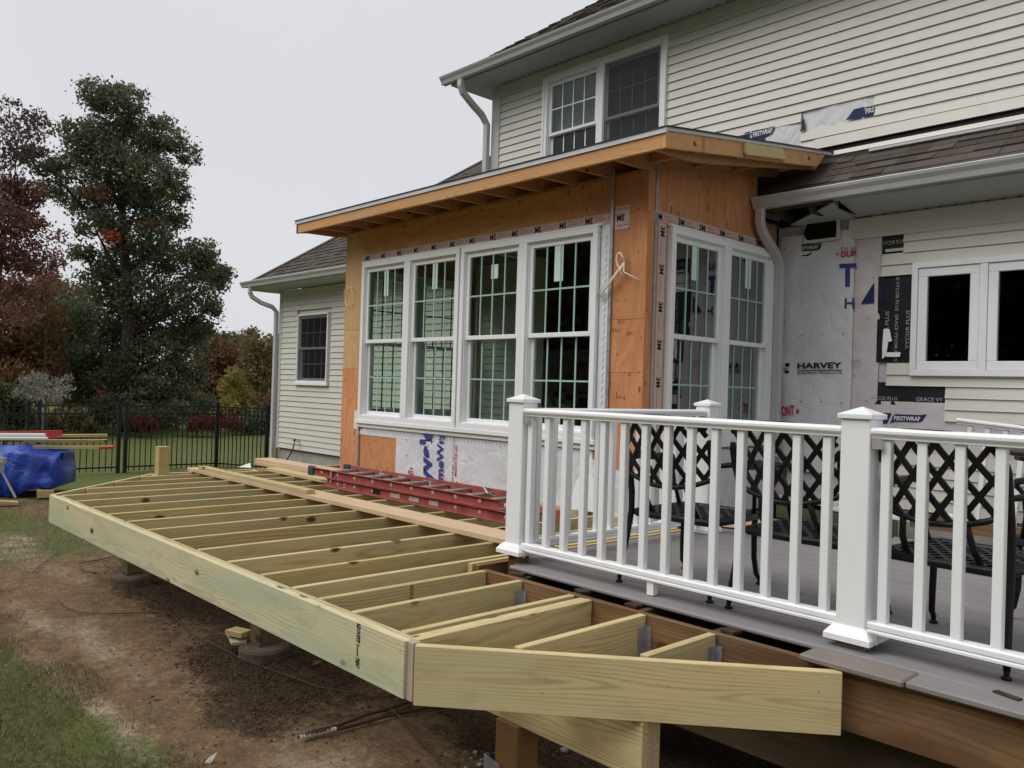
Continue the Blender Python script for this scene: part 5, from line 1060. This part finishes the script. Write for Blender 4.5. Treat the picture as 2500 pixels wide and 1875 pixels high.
m = MB(); m.prism([(-.03, -.02), (-.02, .0), (-.008, .012), (.02, .035), (.014, .012), (.006, -.008), (.0, -.02)], -.002, .002, axis='y'); tag(m.add('metal_shard', M['alu'], None, T(pm.x, pm.y, pm.z + .02) @ Rz(R(40)) @ Rx(R(-30))), 'bent grey metal shard on the dirt at the bottom edge', 'shard')
M['string2'] = flatmat('dry_leaf_brown', (.20, .12, .07), .9, .1)
def deadleaf(px_, s, label, k):
    p = gp(px_, .012); m = MB(); n = 9
    for i in range(n):
        a = 2 * math.pi * i / n; l = s * random.uniform(.6, 1.1); w_ = .28 * s; c_, q = math.cos(a), math.sin(a)
        m.poly([(0, 0, .006), (c_ * l * .5 - q * w_ * .4, q * l * .5 + c_ * w_ * .4, .012), (c_ * l, q * l, .004), (c_ * l * .5 + q * w_ * .4, q * l * .5 - c_ * w_ * .4, .004)])
    tag(m.add('dry_leaf', M['string2'], None, T(*p)), label, 'leaf')
deadleaf(Z3(930, 1250), .045, 'curled dry leaf alone on the brown dirt below the middle footing', 0); deadleaf(Z6(430, 90), .06, 'crumpled dry leaf in the dark soil under the rim joist', 1); deadleaf(Z3(190, 1175), .035, 'small dry leaf on the worn grass at the left', 2)
# ---------------------------------------------------------------- metal fence
fn = empty('metal_fence', (-17.2, 6, G0), 'black metal picket fence around the back lawn', 'fence')
FX = -17.2; fzt, fzb = .48, -.80
pkm = MB().box(-.008, .008, -.008, .008, -.66, .64).mesh('picket', M['black']); pom = None
def frun(p0, p1, pick, posts):
    p0 = Vector((*p0, 0)); p1 = Vector((*p1, 0)); d = (p1 - p0); Ln = d.length; x = d.normalized(); Fm = frame((p0.x, p0.y, 0), x, Vector((0, 0, 1)).cross(x), (0, 0, 1))
    for z in (.46, .30, -.75): MB().box(0, Ln, -.013, .013, z - .014, z + .014, Fm).add('rail', M['black'], fn)
    n = int(Ln / pick)
    for k in range(1, n):
        q = Fm @ Vector((k * Ln / n, 0, -.17)); link(bpy.data.objects.new('picket', pkm), T(*q), fn)
    for t in posts:
        q = Fm @ Vector((t, 0, 0)); b = MB().box(-.032, .032, -.032, .032, -1.0, .53).add('post', M['black'], fn, T(*q)); MB().box(-.038, .038, -.038, .038, 0, .02).add('post_cap', M['black'], b, T(q.x, q.y, .53))
frun((FX, 7.55), (FX, 5.66), .105, (0, 1.86)); frun((FX, 5.56), (FX, 4.06), .108, (0.0, 1.42, )); frun((FX, 3.96), (FX, -1.5), .108, (0.0, 1.83, 3.66, 5.4))
frun((FX, 7.55), (-16.0, 8.15), .10, (1.28,)); frun((-16.0, 8.15), (-14.5, 8.7), .10, (1.55,))
# ---------------------------------------------------------------- tarp covered pile
PD = 14.3
def pt_(x, y, dd=0): return at_d(x, y, PD + dd)
tarp_root = None
ax = Vector((RM[0][0], RM[1][0], 0)).normalized(); ay = Vector((-ax.y, ax.x, 0))
c0 = at_d(128, 1075, PD); gb = gz(-13.2, 3.2)
def tarp():
    m = MB(); nu, nv = 60, 34; prof = [(-.42, 0), (-.46, .10), (-.44, .3), (-.40, .52), (-.34, .66), (-.1, .73), (.2, .74), (.4, .70), (.48, .4), (.5, 0)]
    L_ = np.cumsum([0] + [math.hypot(b[0]-a[0], b[1]-a[1]) for a, b in zip(prof, prof[1:])]); L_ = L_ / L_[-1]
    for i in range(nu + 1):
        u = -2.6 + 2.6 * i / nu; sag = 1 - .10 * max(0, math.sin(u * 2.0 + .6)) + .03 * math.sin(u * 7)
        for j in range(nv + 1):
            t = j / nv; a = np.interp(t, L_, [p[0] for p in prof]); h = np.interp(t, L_, [p[1] for p in prof])
            fold = .075 * math.sin(u * 6 + 4 * t) * math.sin(t * math.pi) + .04 * math.sin(u * 21 - 7 * t) * max(0, 1 - h / .7) + .03 * math.sin(u * 5 + t * 17)
            lift = .15 * max(0, math.sin(u * 3.3 + 1.9)) * max(0, 1 - h * 2.2) + (.42 * max(0, 1 - h * 1.6) if u < -1.15 else 0) * min(1, (-1.15 - u) * 3)
            k = min(1, (0 - u) / .10); p = c0 + ax * (u + .03 * math.sin(t * 23) * (1 - k)) + ay * ((a + .42) * (.35 + .65 * k) + .1 + fold)
            cr_ = .06 * abs(math.sin(u * 4.3 + t * 3)) + .02 * abs(math.sin(u * 11 - t * 7)); p = p - ay * cr_; m.v.append((p.x, p.y, gb + .04 + h * sag * (1 - .04 * (1 - k)) + lift + .006 * math.sin(u * 31 + t * 40)))
    for i in range(nu):
        for j in range(nv): a = i * (nv + 1) + j; m.f.append((a, a + 1, a + nv + 2, a + nv + 1))
    a = nu * (nv + 1); m.f.append(tuple(a + j for j in range(nv + 1)))
    o = m.add('tarpaulin', M['tarp'], None, smooth=True); tag(o, 'blue tarpaulin draped over a long material pile at the left edge', 'tarp')
tarp()
def bar(name, px0, px1, h, w_, mat, label, cat, dd=0.0, bev=.002):
    a = pt_(*px0, dd); b = pt_(*px1, dd); return tag(board(name, M[mat], None, a, b, h, w_, bevel=bev), label, cat)
bar('pale_board', (30, 1065), (262, 1063), .045, .10, 'pt_gold', 'topmost pale board sticking out right of the blue tarp', 'board', .55); bar('pale_board', (60, 1077), (262, 1076), .045, .10, 'pt_gold', 'middle pale board sticking out right of the blue tarp', 'board', .7); bar('pale_board', (80, 1092), (276, 1092), .05, .10, 'pt', 'lowest pale board with red flag at its end beside the tarp', 'board', .5)
bar('red_rag', (242, 1094), (281, 1092), .035, .11, 'redflag', 'red cloth flag tied to the end of the lowest pale board', 'flag', .47)
bar('red_beam', (-120, 1062), (152, 1057), .085, .04, 'redb', 'red painted plank lying across the top of the blue tarp', 'plank', .3); bar('red_beam', (90, 1068), (140, 1067), .04, .03, 'redb', 'small red plank end below the long red one', 'plank', .25)
bar('white_pipe', (-120, 1061), (112, 1062), .05, .045, 'white', 'upper white trim length on the blue tarp', 'trim', .1, .012); bar('white_pipe', (-120, 1070), (118, 1071), .05, .045, 'white', 'lower white trim length on the blue tarp', 'trim', .05, .012)
bar('support_block', (90, 1205), (132, 1203), .11, .25, 'pt_gold', 'pale wooden block under the right end of the blue tarp', 'block', .1)
bar('brown_board', (-30, 1224), (44, 1228), .04, .12, 'fir', 'reddish board end on the grass below the tarp pile', 'board', -.5); 
sh = empty('sawhorse', pt_(5, 1210, -.1), 'grey metal sawhorse end at the left frame edge under the tarp', 'sawhorse')
A = pt_(4, 1125, -.2); board('top_bar', M['alu'], sh, A + Vector((-.25, 0, 0)), A + ax * .05, .09, .05); MB().box(-.03, .03, -.03, .03, -.11, .03).add('end_cap', M['alu'], sh, T(A.x, A.y, A.z - .04)); MB().tube([A + Vector((-.12, 0, -.1)), pt_(38, 1215, -.2)], .018, 6).add('leg', M['alu'], sh)
# ---------------------------------------------------------------- trees
def leaves(lobes, n, ls, seed, clump=30, cs=.16):
    """lobes: (centre, (rx,ry,rz)); returns quad mesh data"""
    r_ = np.random.default_rng(seed); vol = np.array([l[1][0] * l[1][2] for l in lobes]); vol = vol / vol.sum(); nc = max(1, n // clump); pick = r_.choice(len(lobes), nc, p=vol)
    C = np.array([lobes[i][0] for i in pick]); Rr = np.array([lobes[i][1] for i in pick]); d = r_.normal(size=(nc, 3)); d /= np.linalg.norm(d, axis=1)[:, None]; rad = r_.uniform(.35, 1.02, nc) ** .5
    cc = C + d * Rr * rad[:, None]; s = cs * Rr.mean(1) + ls
    P = np.repeat(cc, clump, 0) + r_.normal(size=(nc * clump, 3)) * np.repeat(s, clump)[:, None] * np.array([1, 1, .7]); m = len(P)
    a = r_.normal(size=(m, 3)); a /= np.linalg.norm(a, axis=1)[:, None]; b = np.cross(a, r_.normal(size=(m, 3))); b /= np.linalg.norm(b, axis=1)[:, None]
    sz = ls * r_.uniform(.55, 1.25, m)[:, None]; V = np.stack([P - a * sz, P - b * sz * .55, P + a * sz, P + b * sz * .55], 1).reshape(-1, 3)
    return V, np.arange(4 * m).reshape(-1, 4), np.clip(np.repeat(r_.random(nc), clump) * .5 + r_.random(m) * .5, 0, 1)
def branches(m, base, top, r0, lobes, seed, nb=10):
    r_ = random.Random(seed); base = Vector(base); top = Vector(top); n = 8
    tr = [base.lerp(top, k / n) + Vector((r_.uniform(-.06, .06), r_.uniform(-.06, .06), 0)) * (k > 0) * (top - base).length * .12 for k in range(n + 1)]
    m.tube(tr, [r0 * (1.25 if k == 0 else 1) * (1 - .85 * k / n) for k in range(n + 1)], 7)
    for l in r_.sample(lobes, min(nb, len(lobes))):
        c = Vector(l[0]); h = max(.12, min(.9, (c.z - base.z) / (top.z - base.z) - .12 - r_.random() * .12)); s = base.lerp(top, h); rr = r0 * (1 - .8 * h) * .45
        md = s.lerp(c, .5) + Vector((0, 0, -.06 * (c - s).length)); m.tube([s, md, c], [rr, rr * .7, rr * .25], 5)
def tree(name, label, cat, lob, D, n, ls, mat, trunk=None, r0=.2, bark='bark', seed=1, thick=1.0, group=None, nb=10, clump=30, extra=None):
    """lob: (px,py,rpx) silhouettes in the photograph at distance D (metres) - turned into real 3-D lobes"""
    k = D / FPX; r_ = random.Random(seed); L3 = []
    for l in lob:
        x, y, r = l[:3]; dz = (l[3] if len(l) > 3 else r_.uniform(-.9, .9)) * thick; p = at_d(x, y, D + dz * 1.6); rr = r * k; L3.append((tuple(p), (rr, rr, rr * .85)))
    base = at_d(trunk[0], trunk[1], D) if trunk else Vector((*at_d(lob[0][0], 1050, D).xy, G0)); base.z = gz(base.x, base.y) - .1
    tp = at_d(trunk[2], trunk[3], D) if trunk and len(trunk) > 3 else Vector((base.x, base.y, max(l[0][2] for l in L3)))
    e = empty(name, base, label, cat, group); V, F, q = leaves(L3, n, ls, seed, clump); link(bpy.data.objects.new('crown', quads('crown', V, F, M[mat], q)), None, e)
    m = MB(); branches(m, base, tp, r0, L3, seed, nb); m.add('trunk', M[bark], e, smooth=True)
    if extra:
        for lo2, n2, mt in extra:
            L4 = [(tuple(at_d(x, y, D - 1.2)), (r * k,) * 3) for x, y, r in lo2]; V, F, q = leaves(L4, n2, ls, seed + 5, 20); link(bpy.data.objects.new('coloured_leaves', quads('coloured_leaves', V, F, M[mt], q)), None, e)
    return e
OAK = [(240,231,42),(317,244,38),(285,284,58),(386,290,34),(167,321,32),(228,345,58),(325,353,70),(411,341,46),(460,378,30),(102,394,40),(171,410,48),(264,414,75),(366,435,70),(427,435,36),(122,460,30),(191,488,42),(285,496,68),(386,508,58),(440,475,26),(228,549,40),(346,577,70),(439,540,24),(203,618,30),(305,638,66),(415,630,55),(488,618,40),(529,670,36),(244,699,56),(346,720,78),(468,711,60),(521,752,28),(180,765,48),(264,785,76),(407,785,76),(488,800,36),(163,815,45),(264,852,76),(386,852,72),(480,835,40),(200,905,50),(300,900,50),(407,921,58),(468,915,36),(250,945,44),(360,950,40),(440,960,34),(530,690,26),(500,660,30),(60,380,24),(300,215,20)]
tree('oak_tree', 'tall dark green oak with a few orange leaf clusters beyond the fence', 'tree', [(a, b, c * .84) for a, b, c in OAK], 31, 72000, .072, 'oak', (317, 1056, 300, 330), .32, seed=4, nb=26, clump=40, extra=[([(262, 582, 9), (275, 575, 7)], 240, 'orange'), ([(355, 540, 9), (348, 558, 9)], 260, 'rust'), ([(235, 470, 22)], 260, 'rust'), ([(250, 975, 12)], 160, 'orange')])
tree('maple_tree', 'thin purple red maple with bare twigs at the upper left edge', 'tree', [(25,300,30),(60,330,34),(100,300,26),(20,255,18),(5,330,40),(85,360,20),(115,325,14),(30,370,26),(0,400,30)], 27, 1900, .06, 'purp', (-60, 1060, 60, 260), .055, 'bark', seed=8, nb=9, clump=12)
tree('maple_tree', 'dense dark red maple at the left edge below the purple one', 'tree', [(20,480,52),(60,470,36),(0,540,60),(70,540,30),(10,620,40),(60,640,30),(30,700,34)], 28, 7500, .07, 'red', (-20, 1060, 10, 480), .08, 'bark', seed=9, nb=9, clump=24)
tree('maple_tree', 'sparse red maple sapling between the dark red maple and the oak', 'tree', [(110,600,30),(130,640,22),(90,650,30),(120,690,26),(140,580,20),(85,590,18),(100,730,30),(60,760,30)], 26, 1500, .06, 'red', (112, 1060, 115, 570), .035, 'bark', seed=10, nb=8, clump=12)
tree('understory_tree', 'rusty brown tree at the far left behind the fence', 'tree', [(20,800,60),(60,850,60),(0,880,60),(100,800,50),(40,940,50),(90,900,50)], 30, 9000, .085, 'rust', (40, 1060), .12, seed=12, nb=6)
tree('understory_tree', 'olive brown tree between the rusty tree and the oak', 'tree', [(150,740,45),(190,720,40),(120,700,30),(180,800,45),(130,780,40),(60,740,44),(10,720,40),(170,870,50)], 36, 9000, .095, 'olive', (150, 1050), .12, seed=13, nb=6)
tree('understory_tree', 'low dark green tree under the left side of the oak', 'tree', [(130,860,50),(180,900,55),(240,930,50),(120,930,45),(300,960,50),(200,970,45),(370,985,44)], 33, 12000, .085, 'oak', (200, 1050), .12, seed=14, nb=6)
tree('woodland_tree', 'tall olive brown tree beyond the lawn right of the oak', 'tree', [(600,850,40),(640,840,34),(570,880,40),(625,900,48),(660,880,40),(600,940,50),(650,950,50),(618,815,14),(672,850,30)], 46, 12000, .11, 'olive', (620, 1040), .2, seed=15, nb=8)
tree('woodland_tree', 'dark rusty tree in the gap right of the oak', 'tree', [(540,860,34),(515,900,40),(550,930,44),(500,950,40),(580,985,34),(620,1000,36),(660,1000,40),(500,820,30)], 41, 10000, .10, 'rust', (540, 1046), .2, seed=16, nb=8)
tree('woodland_tree', 'mid green round tree low in the gap beside the siding', 'tree', [(520,850,26),(545,835,24),(575,840,24),(500,870,22)], 52, 5000, .11, 'green', (540, 1040), .2, seed=17, nb=6)
tree('young_tree', 'small bright yellow tree in the gap beside the house', 'tree', [(575,925,18),(560,950,22),(585,960,20),(572,985,26),(555,990,18),(590,995,16),(568,905,8)], 38, 4200, .07, 'yellow', (572, 1045), .05, seed=18, nb=6)
for k, (lb, l, n, ls, mt, D) in enumerate((('dark bush under the oak seen through the fence', [(230,1010,34),(280,1000,36),(330,1015,30),(380,1005,32),(430,1010,30),(200,1030,20)], 7000, .06, 'oak', 29.5), ('crimson bush behind the fence below the oak', [(345,1030,16),(365,1038,14),(330,1040,12),(385,1040,10)], 2200, .05, 'crim', 28.8), ('long crimson bush row left of the corner fence post', [(480,1035,16),(500,1030,18),(520,1038,16),(545,1032,18),(570,1038,17),(588,1040,14),(465,1042,10)], 3600, .05, 'crim', 29.2), ('dark bush right of the crimson row beside the house', [(610,1035,22),(640,1030,24),(665,1035,22)], 3500, .06, 'oak', 29.4), ('green bush behind the fence at the far left', [(10,970,28),(40,990,24),(0,1010,30),(60,1020,24)], 4500, .055, 'green', 24), ('dark low bush between the grey shrub and the oak', [(180,1020,26),(140,1030,24),(100,1040,22),(60,1045,20),(20,1045,20),(220,1045,18)], 5000, .055, 'olive', 27), ('dark bush below the oak right side', [(430,985,34),(470,1000,30),(500,990,30),(400,1025,20)], 5000, .06, 'oak', 31))):
    tree('bush', lb, 'bush', l, D, n, ls, mt, (l[0][0], 1056), .04, seed=30 + k, nb=4)
tree('seed_head_shrub', 'pale grey shrub with dry seed heads in front of the left trees', 'bush', [(60,935,14),(90,925,16),(110,945,16),(140,935,14),(160,950,14),(80,960,20),(120,970,22),(40,960,12),(100,915,10),(150,970,14),(165,925,8)], 22, 1700, .032, 'greyl', (105, 1070, 105, 980), .03, 'barkg', seed=50, nb=11, clump=14)
# far woods mass
fw = []
for k in range(26): fw.append((tuple(at_d(-80 + k * 34, 950 - 28 * math.sin(k * 1.7), 58)), (1.9, 1.5, 3.2)))
V, F, q = leaves(fw, 16000, .17, 77); tag(link(bpy.data.objects.new('distant_woods', quads('distant_woods', V, F, M['olive'], q))), 'distant brown and green woods beyond the lawn', 'woods', kind='stuff')
# trees and a neighbour house behind the viewer, reflected in the window panes
def base_lobes(s, w_): return [((random.uniform(-w_, w_), random.uniform(-w_, w_), s * (.25 + .7 * random.random())), (w_ * .62, w_ * .62, w_ * .55)) for _ in range(20)]
bl = base_lobes(12, 3.4); V, F, q = leaves(bl, 22000, .24, 90); cm_ = quads('crown', V, F, M['oak'], q); tm_ = MB(); branches(tm_, (0, 0, -.3), (0, 0, 11), .3, bl, 5, 8); tmm = tm_.mesh('trunk', M['bark'])
spots = [(-78, -20), (-68, -18), (-60, -21), (-52, -20), (-45, -22), (-38, -21), (-31, -23), (-25, -21), (-18, -23), (-12, -21), (-5, -23), (2, -21), (10, -23), (-73, -28), (-63, -29), (-55, -28), (-47, -30), (-39, -29), (-31, -31), (-23, -29), (-15, -30), (-7, -29), (1, -31)]
for k, (x, y) in enumerate(spots):
    e = empty('shade_tree', (0, 0, 0), 'dark tree behind the viewer, mirrored in the window panes', 'tree', 'trees mirrored in the window panes'); link(bpy.data.objects.new('crown', cm_), None, e); link(bpy.data.objects.new('trunk', tmm), None, e)
    e.matrix_basis = T(x, y, G0) @ Rz(k * 1.3) @ Matrix.Scale((1 if k < 13 else 1.25) + .12 * math.sin(k * 2.1), 4)
hl = [((x, -17 + .8 * math.sin(x), .4 + .4 * math.sin(x * 1.7)), (1.8, 1.2, 1.7)) for x in range(-80, 14, 2)]  # shrub row added out of view to darken bright gaps in the reflections
V, F, q = leaves(hl, 52000, .28, 91); tag(link(bpy.data.objects.new('hedge', quads('hedge', V, F, M['oak'], q))), 'long dark hedge added unseen behind the viewer to darken low reflections in the panes', 'hedge', kind='stuff')
nh = empty('neighbour_house', (-32, -14.5, G0), 'pale gabled neighbour house mirrored in the lower window panes', 'house')
Fm = T(-34, -15.0, G0)
MB().prism([(-3.0, 0), (3.0, 0), (3.0, 1.75), (0, 3.85), (-3.0, 1.75)], -5, 0.4, Fm, 'y').add('wall', M['siding'], nh)
for s in (-1, 1): MB().prism([(0, 4.0), (s * 3.4, 1.62), (s * 3.4, 1.5), (0, 3.87)], -5.2, .7, Fm, 'y').add('roof', M['white' if False else 'shingle'], nh); MB().prism([(0, 3.93), (s * 3.4, 1.55), (s * 3.4, 1.40), (0, 3.78)], .7, .74, Fm, 'y').add('rake_board', M['white'], nh)
MB().box(-.7, .7, .4, .45, .5, 1.6, Fm).add('window', M['dark'], nh); MB().box(-.2, .2, .4, .44, 2.5, 3.0, Fm).add('gable_vent', M['white'], nh)
MB().box(3.0, 13.0, -4, 0, 0, 1.9, Fm).add('wall', M['siding'], nh); MB().prism([(-4.4, 1.85), (.5, 1.85), (-2, 3.75)], 3.0, 12.5, Fm).add('roof', M['shingle'], nh)
for x_ in (4.5, 7.5, 10.5): MB().box(x_, x_ + .9, .0, .04, .7, 1.6, Fm).add('window', M['dark'], nh)
